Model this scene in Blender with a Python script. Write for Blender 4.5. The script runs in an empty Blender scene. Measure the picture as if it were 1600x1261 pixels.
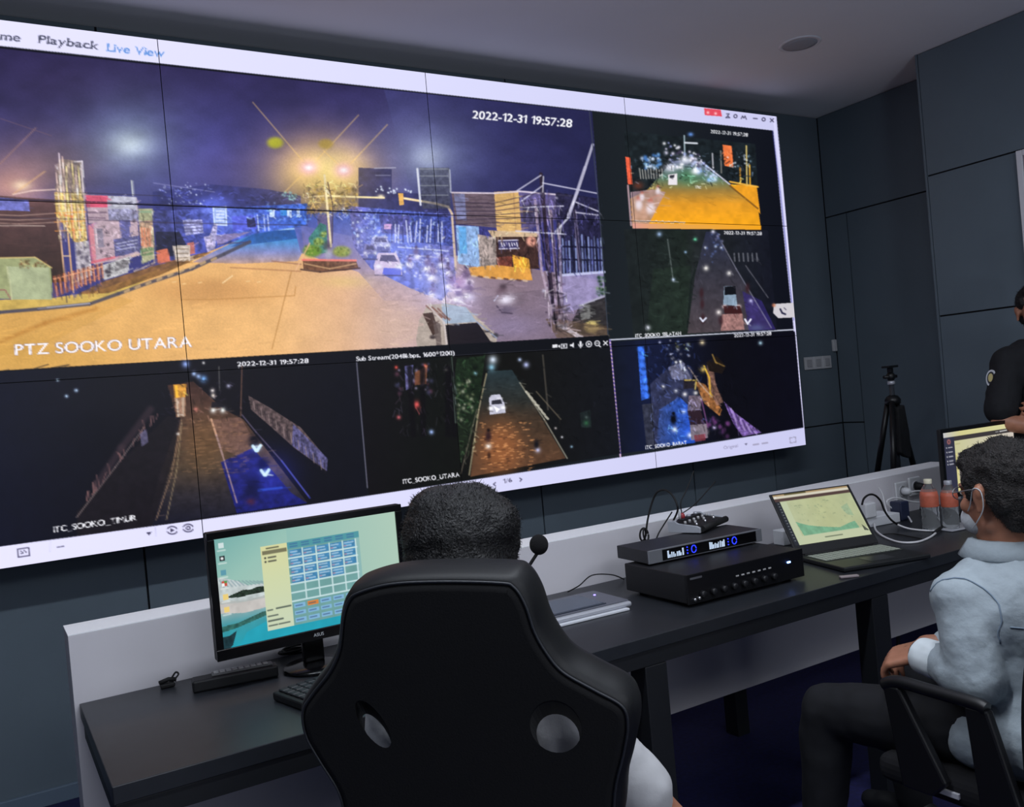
import bpy, bmesh, math, random
import numpy as np
from mathutils import Vector, Matrix
random.seed(7); RNG = np.random.default_rng(5)
SC = bpy.context.scene
COL = SC.collection
R = math.radians

# ------------------------------------------------------------ camera, light, exposure
CAM = np.array([-4.4025, -3.7961, 1.45])
FWD = np.array([0.5172494, 0.85579002, -0.00874656])
RGT = np.array([0.85201598, -0.51587891, -0.08909385])
UPV = np.array([0.0807578, -0.03863154, 0.99598483])
FPX = 1384.18
cam = bpy.data.objects.new('camera', bpy.data.cameras.new('camera'))
COL.objects.link(cam)
cam.matrix_world = Matrix(((RGT[0], UPV[0], -FWD[0], CAM[0]), (RGT[1], UPV[1], -FWD[1], CAM[1]), (RGT[2], UPV[2], -FWD[2], CAM[2]), (0, 0, 0, 1)))
cam.data.sensor_fit = 'HORIZONTAL'; cam.data.sensor_width = 36.0; cam.data.lens = 36.0*FPX/1600
cam.data.clip_start = 0.05
SC.camera = cam
SC.view_settings.view_transform = 'Standard'; SC.view_settings.look = 'None'
SC.view_settings.gamma = 1.0; SC.view_settings.use_curve_mapping = False
SC.view_settings.exposure = 0.0
W = bpy.data.worlds.new('world'); SC.world = W; W.use_nodes = True
W.node_tree.nodes['Background'].inputs[0].default_value = (0.6, 0.7, 1, 1)
W.node_tree.nodes['Background'].inputs[1].default_value = 0.0

def area(name, loc, rot, sx, sy, power, col):
    l = bpy.data.lights.new(name, 'AREA'); l.shape = 'RECTANGLE'; l.size = sx; l.size_y = sy
    l.energy = power; l.color = col
    o = bpy.data.objects.new(name, l); COL.objects.link(o); o.location = loc; o.rotation_euler = rot
    return o
# two dimmed ceiling panels of the room, behind the photographer, and one over the operators
area('ceiling_lamp_rear', (-3.6, -5.6, 3.12), (0, 0, 0), 1.2, 1.2, 36, (0.93, 0.96, 1.0))
area('ceiling_lamp_rear_right', (-1.2, -5.0, 3.12), (0, 0, 0), 1.2, 1.2, 30, (0.93, 0.96, 1.0))
area('ceiling_fill_light', (-3.2, -5.2, 1.0), (R(180), 0, 0), .5, .5, 62, (0.78, 0.86, 1.0))  # added upward fill that brightens the ceiling, no such lamp known
# added frontal fill from behind the camera to lift dark fronts, no known source
area('rear_fill_light', (-3.4, -7.9, 1.5), (R(90), 0, 0), 4.0, 2.0, 30, (0.84, 0.9, 1.0))
# linear lamp over the operators; the display casts its shadow on the wall below it
area('ceiling_lamp_desk', (-3.5, -2.45, 3.13), (0, 0, 0), 3.2, 0.12, 60, (0.85, 0.91, 1.0))

# ------------------------------------------------------------ sight lines (used to read real positions off real planes)
def ray(x, y): return FWD + (x-800)/FPX*RGT - (y-630.5)/FPX*UPV
def onZ(x, y, z): d = ray(x, y); return Vector(CAM + d*((z-CAM[2])/d[2]))
def onY(x, y, v): d = ray(x, y); return Vector(CAM + d*((v-CAM[1])/d[1]))
def onX(x, y, v): d = ray(x, y); return Vector(CAM + d*((v-CAM[0])/d[0]))
def atD(x, y, d): return Vector(CAM + ray(x, y)*d)
def onP(x, y, p, n):
    d = Vector(ray(x, y)); c = Vector(CAM); return c + d*((Vector(p)-c).dot(n)/d.dot(n))

# ------------------------------------------------------------ materials
def lin1(c): c /= 255.0; return c/12.92 if c <= 0.04045 else ((c+0.055)/1.055)**2.4
def rgb(*c): return tuple(lin1(float(v)) for v in c)
MATS = {}
def mat(name, col, rough=0.6, metal=0.0, spec=0.5, noise=0.0, nscale=20, bump=0.0, bscale=60, emit=None, es=1.0, trans=0.0, ior=1.45, sheen=0.0, wave=None, coat=0.0):
    if name in MATS: return MATS[name]
    m = bpy.data.materials.new(name); m.use_nodes = True; nt = m.node_tree; b = nt.nodes['Principled BSDF']
    b.inputs['Roughness'].default_value = rough; b.inputs['Metallic'].default_value = metal
    b.inputs['Specular IOR Level'].default_value = spec
    b.inputs['Transmission Weight'].default_value = trans; b.inputs['IOR'].default_value = ior
    b.inputs['Sheen Weight'].default_value = sheen; b.inputs['Coat Weight'].default_value = coat
    c4 = (*col, 1)
    b.inputs['Base Color'].default_value = c4
    tc = nt.nodes.new('ShaderNodeTexCoord')
    if noise > 0:
        n = nt.nodes.new('ShaderNodeTexNoise'); n.inputs['Scale'].default_value = nscale; n.inputs['Detail'].default_value = 5
        nt.links.new(tc.outputs['Object'], n.inputs['Vector'])
        r = nt.nodes.new('ShaderNodeValToRGB')
        r.color_ramp.elements[0].position = 0.3; r.color_ramp.elements[1].position = 0.7
        r.color_ramp.elements[0].color = (*[v*(1-noise) for v in col], 1); r.color_ramp.elements[1].color = (*[min(1, v*(1+noise)) for v in col], 1)
        nt.links.new(n.outputs['Fac'], r.inputs[0]); nt.links.new(r.outputs[0], b.inputs['Base Color'])
    if bump > 0:
        n = nt.nodes.new('ShaderNodeTexNoise'); n.inputs['Scale'].default_value = bscale; n.inputs['Detail'].default_value = 4
        nt.links.new(tc.outputs['Object'], n.inputs['Vector'])
        if wave:
            n = nt.nodes.new('ShaderNodeTexWave'); n.inputs['Scale'].default_value = wave; nt.links.new(tc.outputs['Object'], n.inputs['Vector'])
        bp = nt.nodes.new('ShaderNodeBump'); bp.inputs['Strength'].default_value = bump; bp.inputs['Distance'].default_value = 0.01
        nt.links.new(n.outputs['Fac'], bp.inputs['Height']); nt.links.new(bp.outputs[0], b.inputs['Normal'])
    if emit:
        b.inputs['Emission Color'].default_value = (*emit, 1); b.inputs['Emission Strength'].default_value = es
    MATS[name] = m; return m
def screen_mat(name, strength):
    if name in MATS: return MATS[name]
    m = bpy.data.materials.new(name); m.use_nodes = True; nt = m.node_tree; b = nt.nodes['Principled BSDF']
    a = nt.nodes.new('ShaderNodeAttribute'); a.attribute_name = 'picture'
    b.inputs['Base Color'].default_value = (0.003, 0.003, 0.004, 1); b.inputs['Roughness'].default_value = 0.4; b.inputs['Specular IOR Level'].default_value = 0.2
    nt.links.new(a.outputs['Color'], b.inputs['Emission Color']); b.inputs['Emission Strength'].default_value = strength
    MATS[name] = m; return m

# ------------------------------------------------------------ objects
def tag(o, label=None, cat=None, group=None, kind=None):
    if label: o['label'] = label
    if cat: o['category'] = cat
    if group: o['group'] = group
    if kind: o['kind'] = kind
    return o
def empty(name, loc, label, cat, rz=0.0, group=None):
    o = bpy.data.objects.new(name, None); COL.objects.link(o); o.location = loc; o.rotation_euler = (0, 0, rz)
    o.empty_display_size = 0.05
    return tag(o, label, cat, group)
UPD = []
class MB:
    """collects shapes in world (or parent-local) coordinates and links them as ONE mesh object"""
    def __init__(s): s.bm = bmesh.new()
    def box(s, a, b, bev=0.0, seg=2, mi=0):
        a = Vector(a); b = Vector(b); c = (a+b)/2; d = b-a
        r = bmesh.ops.create_cube(s.bm, size=1.0)['verts']
        for v in r: v.co = Vector((v.co.x*d.x, v.co.y*d.y, v.co.z*d.z)) + c
        fs = set(f for v in r for f in v.link_faces)
        for f in fs: f.material_index = mi
        if bev > 0:
            es = list(set(e for v in r for e in v.link_edges))
            bmesh.ops.bevel(s.bm, geom=es, offset=bev, segments=seg, affect='EDGES', profile=0.5, material=mi)
        return s
    def obox(s, o, X, Y, Z, sx, sy, sz, bev=0.0, seg=2, mi=0):
        """box from origin o along unit axes X, Y, Z with ranges sx, sy, sz"""
        t = MB(); t.box((sx[0], sy[0], sz[0]), (sx[1], sy[1], sz[1]), bev, seg, mi)
        M = Matrix((X, Y, Z)).transposed()
        for v in t.bm.verts: v.co = Vector(o) + M @ v.co
        return s.merge(t)
    def merge(s, t, M=None):
        me = bpy.data.meshes.new('tmp'); t.bm.to_mesh(me); t.bm.free()
        if M is not None: me.transform(M)
        s.bm.from_mesh(me); bpy.data.meshes.remove(me); return s
    def tube(s, pts, r, n=10, mi=0, cap=True, closed=False):
        pts = [Vector(p) for p in pts]; rs = r if isinstance(r, (list, tuple)) else [r]*len(pts)
        rings = []; prev = None; N = len(pts)
        for i, p in enumerate(pts):
            if closed: t = pts[(i+1) % N]-pts[i-1]
            else: t = pts[min(i+1, N-1)]-pts[max(i-1, 0)]
            if t.length < 1e-9: t = Vector((0, 0, 1))
            t.normalize()
            if prev is None:
                u = t.orthogonal().normalized()
            else:
                u = prev - t*prev.dot(t); u = u.normalized() if u.length > 1e-6 else t.orthogonal().normalized()
            prev = u; w = t.cross(u)
            rings.append([s.bm.verts.new(p+(u*math.cos(2*math.pi*k/n)+w*math.sin(2*math.pi*k/n))*rs[i]) for k in range(n)])
        M = N if closed else N-1
        for i in range(M):
            a = rings[i]; b = rings[(i+1) % N]
            for k in range(n):
                f = s.bm.faces.new((a[k], a[(k+1) % n], b[(k+1) % n], b[k])); f.smooth = True; f.material_index = mi
        if cap and not closed:
            for ring in (rings[0][::-1], rings[-1]):
                f = s.bm.faces.new(ring); f.material_index = mi
        return s
    def lathe(s, o, axis, prof, n=32, mi=0):
        """prof: list of (radius, height along axis)"""
        axis = Vector(axis).normalized(); u = axis.orthogonal().normalized(); w = axis.cross(u); o = Vector(o); rings = []
        for r, h in prof:
            if r < 1e-6: rings.append([s.bm.verts.new(o+axis*h)])
            else: rings.append([s.bm.verts.new(o+axis*h+(u*math.cos(2*math.pi*k/n)+w*math.sin(2*math.pi*k/n))*r) for k in range(n)])
        for i in range(len(rings)-1):
            a, b = rings[i], rings[i+1]
            for k in range(n):
                k2 = (k+1) % n
                if len(a) == 1 and len(b) == 1: continue
                if len(a) == 1: q = (a[0], b[k2], b[k])
                elif len(b) == 1: q = (a[k], a[k2], b[0])
                else: q = (a[k], a[k2], b[k2], b[k])
                f = s.bm.faces.new(q); f.smooth = True; f.material_index = mi
        for ring, fl in ((rings[0], True), (rings[-1], False)):
            if len(ring) > 1:
                f = s.bm.faces.new(ring[::-1] if fl else ring); f.material_index = mi
        return s
    def prism(s, pts, off, mi=0, bev=0.0):
        """polygon pts (3D) extruded by vector off"""
        off = Vector(off); a = [s.bm.verts.new(Vector(p)) for p in pts]; b = [s.bm.verts.new(Vector(p)+off) for p in pts]; n = len(a)
        fs = [s.bm.faces.new(a[::-1]), s.bm.faces.new(b)]
        for k in range(n): fs.append(s.bm.faces.new((a[k], a[(k+1) % n], b[(k+1) % n], b[k])))
        for f in fs: f.material_index = mi
        if bev > 0:
            bmesh.ops.bevel(s.bm, geom=list(set(e for v in a+b for e in v.link_edges)), offset=bev, segments=2, affect='EDGES', profile=0.5, material=mi)
        return s
    def ell(s, c, rx, ry, rz, n=20, mi=0, M=None):
        r = bmesh.ops.create_uvsphere(s.bm, u_segments=n, v_segments=max(8, n//2), radius=1.0)['verts']
        for v in r:
            q = Vector((v.co.x*rx, v.co.y*ry, v.co.z*rz))
            if M is not None: q = M @ q
            v.co = q + Vector(c)
        for f in set(f for v in r for f in v.link_faces): f.smooth = True; f.material_index = mi
        return s
    def build(s, name, mats, parent=None, label=None, smooth=False):
        bmesh.ops.recalc_face_normals(s.bm, faces=s.bm.faces[:])
        me = bpy.data.meshes.new(name); s.bm.to_mesh(me); s.bm.free()
        for m in (mats if isinstance(mats, (list, tuple)) else [mats]): me.materials.append(m)
        if smooth:
            for f in me.polygons: f.use_smooth = True
        o = bpy.data.objects.new(name, me); COL.objects.link(o)
        if parent: put(o, parent)
        if label: o['label'] = label
        return o
def wm(o):
    M = o.matrix_parent_inverse @ Matrix.LocRotScale(o.location, o.rotation_euler, o.scale) if o.parent else Matrix.LocRotScale(o.location, o.rotation_euler, o.scale)
    return wm(o.parent) @ M if o.parent else M
def put(o, parent):
    """parent o while its mesh (written in world coordinates) stays where it is, with its origin at the thing's"""
    o.parent = parent
    if o.type == 'MESH': o.data.transform(wm(parent).inverted())
def recenter(o, base=True):
    """a thing that is one mesh: move its origin to the middle of its base"""
    co = np.empty(len(o.data.vertices)*3); o.data.vertices.foreach_get('co', co); co = co.reshape(-1, 3)
    c = Vector(((co[:, 0].min()+co[:, 0].max())/2, (co[:, 1].min()+co[:, 1].max())/2, co[:, 2].min()))
    o.data.transform(Matrix.Translation(-c)); o.location = c
    return o
def bez(pts, n=8, closed=False):
    """Catmull-Rom through points"""
    P = [Vector(p) for p in pts]; out = []; N = len(P)
    rng = range(N if closed else N-1)
    for i in rng:
        if closed: a, b, c, d = P[i-1], P[i], P[(i+1) % N], P[(i+2) % N]
        else: a, b, c, d = P[max(i-1, 0)], P[i], P[i+1], P[min(i+2, N-1)]
        for k in range(n):
            t = k/n
            out.append(0.5*((2*b)+(c-a)*t+(2*a-5*b+4*c-d)*t*t+(3*b-a-3*c+d)*t**3))
    if not closed: out.append(P[-1])
    return out
def text_mesh(s, size, extrude=0.0):
    cu = bpy.data.curves.new('t', 'FONT'); cu.body = s; cu.size = size; cu.extrude = extrude
    o = bpy.data.objects.new('t', cu); COL.objects.link(o)
    me = bpy.data.meshes.new_from_object(o.evaluated_get(bpy.context.evaluated_depsgraph_get()))
    bpy.data.objects.remove(o); bpy.data.curves.remove(cu); return me
# ------------------------------------------------------------ pictures shown on the screens: drawn into colour grids
def cc(c): return np.array(c, dtype=np.float32)/255.0
_tc = {}
def glyphs(ch):
    if ch == '1': return _ONE
    if ch not in _tc:
        me = text_mesh(ch, 1.0); me.calc_loop_triangles()
        co = np.array([v.co[:2] for v in me.vertices]).reshape(-1, 2)
        tr = [co[list(t.vertices)] for t in me.loop_triangles]
        bpy.data.meshes.remove(me); _tc[ch] = tr
    return _tc[ch]
_ONE = [np.array(t) for t in (((.16, 0), (.26, 0), (.26, .70)), ((.16, 0), (.26, .70), (.18, .70)), ((.18, .70), (.0, .57), (.0, .49)), ((.18, .70), (.0, .49), (.16, .58)))]
class Canvas:
    def __init__(s, x0, y0, x1, y1, k=2, bg=(10, 12, 16)):
        s.x0, s.y0, s.k = x0, y0, k
        s.w = int((x1-x0)*k); s.h = int((y1-y0)*k)
        s.a = np.empty((s.h, s.w, 3), np.float32); s.a[:] = cc(bg)
    def win(s, xa, ya, xb, yb):
        k = s.k
        i0 = max(0, int((ya-s.y0)*k)-1); i1 = min(s.h, int((yb-s.y0)*k)+2)
        j0 = max(0, int((xa-s.x0)*k)-1); j1 = min(s.w, int((xb-s.x0)*k)+2)
        if i1 <= i0 or j1 <= j0: return None
        X = (np.arange(j0, j1, dtype=np.float32)+.5)/k+s.x0; Y = (np.arange(i0, i1, dtype=np.float32)+.5)/k+s.y0
        X, Y = np.meshgrid(X, Y)
        return (slice(i0, i1), slice(j0, j1)), X, Y
    def mask(s, pts, X, Y):
        m = np.zeros(X.shape, bool); n = len(pts)
        for i in range(n):
            (xa, ya), (xb, yb) = pts[i], pts[(i+1) % n]
            if ya == yb: continue
            m ^= ((ya > Y) != (yb > Y)) & (X < (xb-xa)*(Y-ya)/(yb-ya)+xa)
        return m
    def poly(s, pts, col, al=1.0, nz=0.0, ns=3.0, clip=None):
        xs = [p[0] for p in pts]; ys = [p[1] for p in pts]
        w = s.win(min(xs), min(ys), max(xs), max(ys))
        if w is None: return
        sl, X, Y = w; m = s.mask(pts, X, Y).astype(np.float32)*al
        if clip is not None: m *= s.mask(clip, X, Y)
        c = col(X, Y) if callable(col) else cc(col)
        if nz > 0:
            c = c*(1+nz*(s.noise(X, Y, ns)[..., None]))
        s.a[sl] = s.a[sl]*(1-m[..., None]) + c*m[..., None]
    def noise(s, X, Y, sc):
        def h(i, j): return (np.sin(i*127.1+j*311.7)*43758.5453) % 1.0
        r = 0
        for o, a in ((1, .6), (2.1, .4)):
            x = X/sc*o; y = Y/sc*o; i = np.floor(x); j = np.floor(y); fx = x-i; fy = y-j
            fx = fx*fx*(3-2*fx); fy = fy*fy*(3-2*fy)
            r = r+a*((h(i, j)*(1-fx)+h(i+1, j)*fx)*(1-fy)+(h(i, j+1)*(1-fx)+h(i+1, j+1)*fx)*fy)
        return r*2-1
    def line(s, pts, w, col, al=1.0, soft=0.5):
        for (xa, ya), (xb, yb) in zip(pts[:-1], pts[1:]):
            q = s.win(min(xa, xb)-w-1, min(ya, yb)-w-1, max(xa, xb)+w+1, max(ya, yb)+w+1)
            if q is None: continue
            sl, X, Y = q; dx, dy = xb-xa, yb-ya; L = dx*dx+dy*dy+1e-9
            t = np.clip(((X-xa)*dx+(Y-ya)*dy)/L, 0, 1)
            d = np.hypot(X-xa-t*dx, Y-ya-t*dy)
            m = (np.clip((w/2+soft-d)/(soft*1.6), 0, 1)*al)[..., None]
            s.a[sl] = s.a[sl]*(1-m)+cc(col)*m
    def glow(s, x, y, rx, ry, col, st=1.0, pw=2.0, clip=None):
        q = s.win(x-3.2*rx, y-3.2*ry, x+3.2*rx, y+3.2*ry)
        if q is None: return
        sl, X, Y = q; r = np.hypot((X-x)/rx, (Y-y)/ry); g = np.exp(-r**pw)*st
        g *= np.clip((3.2-r)/1.2, 0, 1)
        if clip is not None: g *= s.mask(clip, X, Y)
        s.a[sl] = 1-(1-s.a[sl])*(1-np.clip(g[..., None]*cc(col), 0, 1))
    def blot(s, x, y, rx, ry, col, st=1.0, pw=2.0, clip=None):
        q = s.win(x-2.6*rx, y-2.6*ry, x+2.6*rx, y+2.6*ry)
        if q is None: return
        sl, X, Y = q; g = np.clip(np.exp(-np.hypot((X-x)/rx, (Y-y)/ry)**pw)*st, 0, 1)
        if clip is not None: g *= s.mask(clip, X, Y)
        s.a[sl] = s.a[sl]*(1-g[..., None])+cc(col)*g[..., None]
    def dots(s, n, pts, cols, r=(0.6, 1.6), al=0.9, seed=1):
        """small lights and specks strewn in a quadrilateral"""
        g = np.random.default_rng(seed); (a, b, c, d) = [np.array(p, float) for p in pts]
        for _ in range(n):
            u, v = g.random(2); p = (a*(1-u)+b*u)*(1-v)+(d*(1-u)+c*u)*v
            q = g.uniform(*r); s.blot(p[0], p[1], q, q, cols[g.integers(len(cols))], al)
    def text(s, st, p0, p1, size, col, al=1.0, up=None, bold=0.0):
        """string from baseline point p0 to baseline point p1, cap height = size"""
        x = 0; lay = []
        for ch in st:
            if ch == ' ': x += 0.32; continue
            t = glyphs(ch)
            if not t: x += .3; continue
            mx = max(q[:, 0].max() for q in t); mn = min(q[:, 0].min() for q in t)
            lay.append((t, x-mn)); x += mx-mn+0.085
        if not lay: return
        tot = x-0.085; dx, dy = (p1[0]-p0[0])/tot, (p1[1]-p0[1])/tot
        L = math.hypot(dx, dy); ux, uy = up if up else (dy/L, -dx/L)
        sz = size/0.7
        for t, ox in lay:
            for q in t:
                P = [(p0[0]+(v[0]+ox)*dx+v[1]*sz*ux, p0[1]+(v[0]+ox)*dy+v[1]*sz*uy) for v in q]
                if bold:
                    cx = sum(p[0] for p in P)/3; cy = sum(p[1] for p in P)/3
                    P = [(a+(bold if a > cx else -bold), b+(bold if b > cy else -bold)*.6) for a, b in P]
                s.poly(P, col, al)
    def jitter(s, quad, n, L, w, amp=.5, al=.6, ang=(0, .3), seed=1, tint=None):
        """short strokes of the local colour, lighter and darker, that break a flat area into detail"""
        g = np.random.default_rng(seed); (a, b, c, d) = [np.array(p, float) for p in quad]
        for _ in range(n):
            u, v = g.random(2); p = (a*(1-u)+b*u)*(1-v)+(d*(1-u)+c*u)*v
            i = int((p[1]-s.y0)*s.k); j = int((p[0]-s.x0)*s.k)
            if not (0 <= i < s.h and 0 <= j < s.w): continue
            f = 1+g.uniform(-amp, amp); col = np.clip(s.a[i, j]*f+(0 if tint is None else cc(tint)*max(0, f-1)), 0, 1)*255
            t = g.normal(ang[0], ang[1]); l = L*g.uniform(.4, 1.2)
            s.line([(p[0], p[1]), (p[0]+l*math.cos(t), p[1]+l*math.sin(t))], w*g.uniform(.6, 1.3), col, al)
    def grain(s, quad, amp, sc, ax=1.0):
        xs = [p[0] for p in quad]; ys = [p[1] for p in quad]; q = s.win(min(xs), min(ys), max(xs), max(ys))
        if q is None: return
        sl, X, Y = q; m = s.mask(quad, X, Y); s.a[sl] = np.clip(s.a[sl]*(1+amp*(s.noise(X/ax, Y, sc)*m)[..., None]), 0, 1)
    def soften(s, n=1):
        for _ in range(n):
            a = s.a
            b = a.copy(); b[1:-1] = (a[:-2]+2*a[1:-1]+a[2:])/4
            c = b.copy(); c[:, 1:-1] = (b[:, :-2]+2*b[:, 1:-1]+b[:, 2:])/4
            s.a = c
    def sample(s, x, y):
        u = np.clip((x-s.x0)*s.k-.5, 0, s.w-1.001); v = np.clip((y-s.y0)*s.k-.5, 0, s.h-1.001)
        i = v.astype(int); j = u.astype(int); fu = (u-j)[:, None]; fv = (v-i)[:, None]; a = s.a
        c = (a[i, j]*(1-fu)+a[i, j+1]*fu)*(1-fv)+(a[i+1, j]*(1-fu)+a[i+1, j+1]*fu)*fv
        c = np.clip(c, 0, 1)
        return np.where(c <= .04045, c/12.92, ((c+.055)/1.055)**2.4)
def ramp(p0, p1, *stops):
    """linear gradient between two points; stops = (t, colour)"""
    ts = [t for t, _ in stops]; cs = np.array([c for _, c in stops], np.float32)/255
    def f(X, Y):
        dx, dy = p1[0]-p0[0], p1[1]-p0[1]
        t = ((X-p0[0])*dx+(Y-p0[1])*dy)/(dx*dx+dy*dy)
        return np.stack([np.interp(t, ts, cs[:, k]) for k in range(3)], -1).astype(np.float32)
    return f
def homog(src, dst):
    A = []; b = []
    for (x, y), (u, v) in zip(src, dst):
        A += [[x, y, 1, 0, 0, 0, -u*x, -u*y], [0, 0, 0, x, y, 1, -v*x, -v*y]]; b += [u, v]
    h = np.linalg.solve(np.array(A, float), np.array(b, float)); return np.append(h, 1).reshape(3, 3)
def picture(name, o, ax, ay, nx, ny, cv, Hm, strength, parent, nrm, uv0=(0, 0), uv1=(1, 1), label=None, mname=None):
    """lit surface: grid from corner o along vectors ax (right) and ay (down); Hm maps (u,v) to picture coordinates"""
    o = Vector(o); u, v = np.meshgrid(np.linspace(0, 1, nx+1), np.linspace(0, 1, ny+1)); u = u.ravel(); v = v.ravel()
    co = np.array(o)[None]+u[:, None]*np.array(ax)[None]+v[:, None]*np.array(ay)[None]
    U = uv0[0]+(uv1[0]-uv0[0])*u; V = uv0[1]+(uv1[1]-uv0[1])*v
    q = Hm @ np.stack([U, V, np.ones_like(U)]); cl = cv.sample(q[0]/q[2], q[1]/q[2])
    me = bpy.data.meshes.new(name); me.vertices.add(len(co)); me.vertices.foreach_set('co', co.ravel())
    j, i = np.meshgrid(np.arange(nx), np.arange(ny)); b = (i*(nx+1)+j).ravel()
    F = np.stack([b, b+nx+1, b+nx+2, b+1], 1); nf = len(F)
    me.loops.add(nf*4); me.loops.foreach_set('vertex_index', F.ravel().astype(np.int32))
    me.polygons.add(nf); me.polygons.foreach_set('loop_start', np.arange(0, nf*4, 4, dtype=np.int32))
    me.update(calc_edges=True)
    at = me.color_attributes.new('picture', 'FLOAT_COLOR', 'POINT')
    at.data.foreach_set('color', np.concatenate([cl, np.ones((len(cl), 1))], 1).astype(np.float32).ravel())
    me.materials.append(screen_mat(mname or name+'_glow', strength))
    ob = bpy.data.objects.new(name, me); COL.objects.link(ob)
    if parent: put(ob, parent)
    if label: ob['label'] = label
    return ob
def paint_wall():
    C = Canvas(-362, -22, 1275, 940, 2, (12, 14, 20))
    # --- grey-white bars of the viewing software
    bar = ramp((0, 0), (1250, 0), (0, (226, 224, 252)), (.5, (214, 214, 246)), (1, (196, 196, 232)))
    C.poly([(-380, -30), (1213, 181), (1263, 698), (-380, 955)], bar)
    # dark field under all the windows
    inner = [(-380, 30), (1208, 204), (1222, 345), (1256, 668), (1030, 705), (480, 791), (0, 864), (-380, 925)]
    C.poly(inner, ramp((0, 0), (1250, 0), (0, (13, 14, 24)), (.6, (15, 18, 24)), (.8, (27, 33, 38)), (1, (12, 14, 24))))
    # ================= main view =================
    main = [(-380, 30), (0, 75.5), (400, 118.5), (925, 174), (938, 350), (949, 524), (540, 548), (0, 579), (-380, 600)]
    C.poly(main, ramp((0, 80), (0, 330), (0, (44, 38, 78)), (.35, (50, 46, 92)), (.75, (62, 60, 118)), (1, (56, 56, 118))), clip=main)
    C.poly([(600, 140), (925, 170), (935, 330), (650, 330)], ramp((600, 0), (930, 0), (0, (58, 58, 110)), (.35, (46, 46, 92)), (1, (30, 32, 66))), .75, clip=main)
    C.blot(90, 130, 120, 50, (50, 42, 78), .6, clip=main); C.blot(370, 260, 70, 40, (82, 72, 118), .6, clip=main)
    C.blot(330, 230, 60, 60, (72, 70, 150), .5, clip=main); C.blot(100, 255, 80, 50, (84, 68, 80), .7, clip=main)
    C.blot(620, 230, 80, 60, (78, 74, 122), .6, clip=main)
    C.glow(202, 224, 70, 60, (90, 115, 120), .75, 1.6, main); C.glow(204, 226, 34, 22, (150, 165, 160), .8, 1.8, main)
    C.glow(668, 246, 62, 50, (110, 128, 150), .75, 1.5, main); C.glow(668, 246, 26, 20, (150, 160, 170), .45, 2, main)
    C.glow(12, 292, 70, 52, (190, 120, 40), .85, 1.6, main); C.glow(34, 290, 14, 8, (240, 190, 120), .8, 2, main)
    C.blot(505, 300, 78, 55, (118, 98, 60), .75, 2.4, main); C.blot(440, 300, 60, 40, (72, 66, 90), .4, 2, main)
    for x, y, q in ((483, 262, 1.1), (537, 266, .9)):
        C.glow(x, y, 52*q, 42*q, (245, 180, 60), 1.0, 1.7, main)
    for pts in (((395, 160), (482, 262)), ((560, 180), (484, 262)), ((605, 195), (540, 264)), ((483, 262), (440, 305)), ((505, 235), (537, 265)), ((483, 262), (520, 300))):
        C.line(pts, 1.6, (250, 205, 120), .42, 1)
    for x, y in ((482, 262), (537, 266)):
        C.blot(x, y, 15, 12, (246, 190, 196), .95, 2.6); C.blot(x, y, 6, 4, (255, 250, 250), 1)
    C.line([(0, 256), (56, 200)], 2, (190, 140, 110), .35, 1); C.line([(20, 304), (70, 268)], 2, (230, 180, 120), .5, 1)
    C.line([(0, 185), (80, 212)], 1.4, (120, 90, 100), .4)
    C.blot(430, 223, 13, 9, (178, 178, 40), .9, 5); C.blot(509, 225, 12, 8, (176, 148, 60), .75, 5)
    # --- distant skyline
    C.poly([(238, 300), (330, 288), (420, 296), (470, 306), (470, 345), (240, 345)], (40, 44, 104), .55, .4, 9, main)
    C.poly([(560, 262), (612, 264), (612, 300), (700, 305), (700, 345), (560, 345)], (44, 44, 84), .7, .3, 8, main)
    C.dots(60, [(250, 285), (330, 285), (335, 320), (250, 320)], [(170, 180, 220), (120, 130, 190), (210, 220, 250)], (.6, 1.5), .7, 3)
    C.dots(22, [(585, 288), (645, 296), (645, 304), (585, 300)], [(230, 240, 255)], (.8, 1.5), .9, 4)
    C.line([(585, 263), (618, 262)], 1.4, (190, 190, 210), .7); C.line([(587, 274), (610, 274)], 1.4, (150, 150, 180), .6)
    # --- road
    C.poly([(-380, 523), (0, 489), (110, 478), (240, 428), (330, 392), (400, 362), (470, 352), (600, 380), (950, 440), (960, 600), (-380, 640)],
           ramp((0, 430), (950, 430), (0, (216, 166, 92)), (.25, (224, 172, 104)), (.45, (228, 176, 116)), (.56, (218, 172, 134)), (.68, (184, 158, 162)), (.8, (136, 116, 128)), (1, (120, 104, 124))), 1, .06, 30, main)
    C.poly([(-200, 505), (0, 489), (110, 478), (170, 458), (210, 470), (60, 545), (-200, 590)], (196, 146, 66), .35, .1, 20, main)
    C.blot(60, 560, 120, 30, (196, 150, 66), .5, clip=main); C.blot(330, 455, 90, 22, (186, 132, 78), .6, 3, main)
    C.poly([(300, 410), (340, 390), (400, 362), (470, 353), (475, 390), (465, 408), (380, 412)], ramp((0, 355), (0, 415), (0, (40, 90, 170)), (.35, (60, 130, 200)), (.65, (120, 130, 190)), (1, (190, 150, 130))), .95, .15, 10, main)
    C.poly([(395, 366), (470, 354), (470, 372), (360, 386)], (28, 66, 140), .6, .3, 6, main)
    C.line([(400, 360), (470, 357)], 2.4, (180, 215, 255), .8); C.line([(380, 352), (470, 350)], 2, (20, 40, 90), .8); C.line([(376, 346), (470, 343)], 1.5, (120, 160, 240), .7)
    C.line([(360, 418), (470, 424)], 2, (150, 100, 70), .5); C.line([(425, 408), (470, 413)], 2, (140, 96, 80), .6)
    C.line([(283, 468), (330, 468), (460, 462), (462, 448)], 1.6, (180, 128, 70), .6); C.line([(455, 425), (425, 545)], 1.8, (168, 120, 66), .6)
    C.line([(348, 442), (363, 431)], 2, (244, 212, 160), .8)
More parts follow.
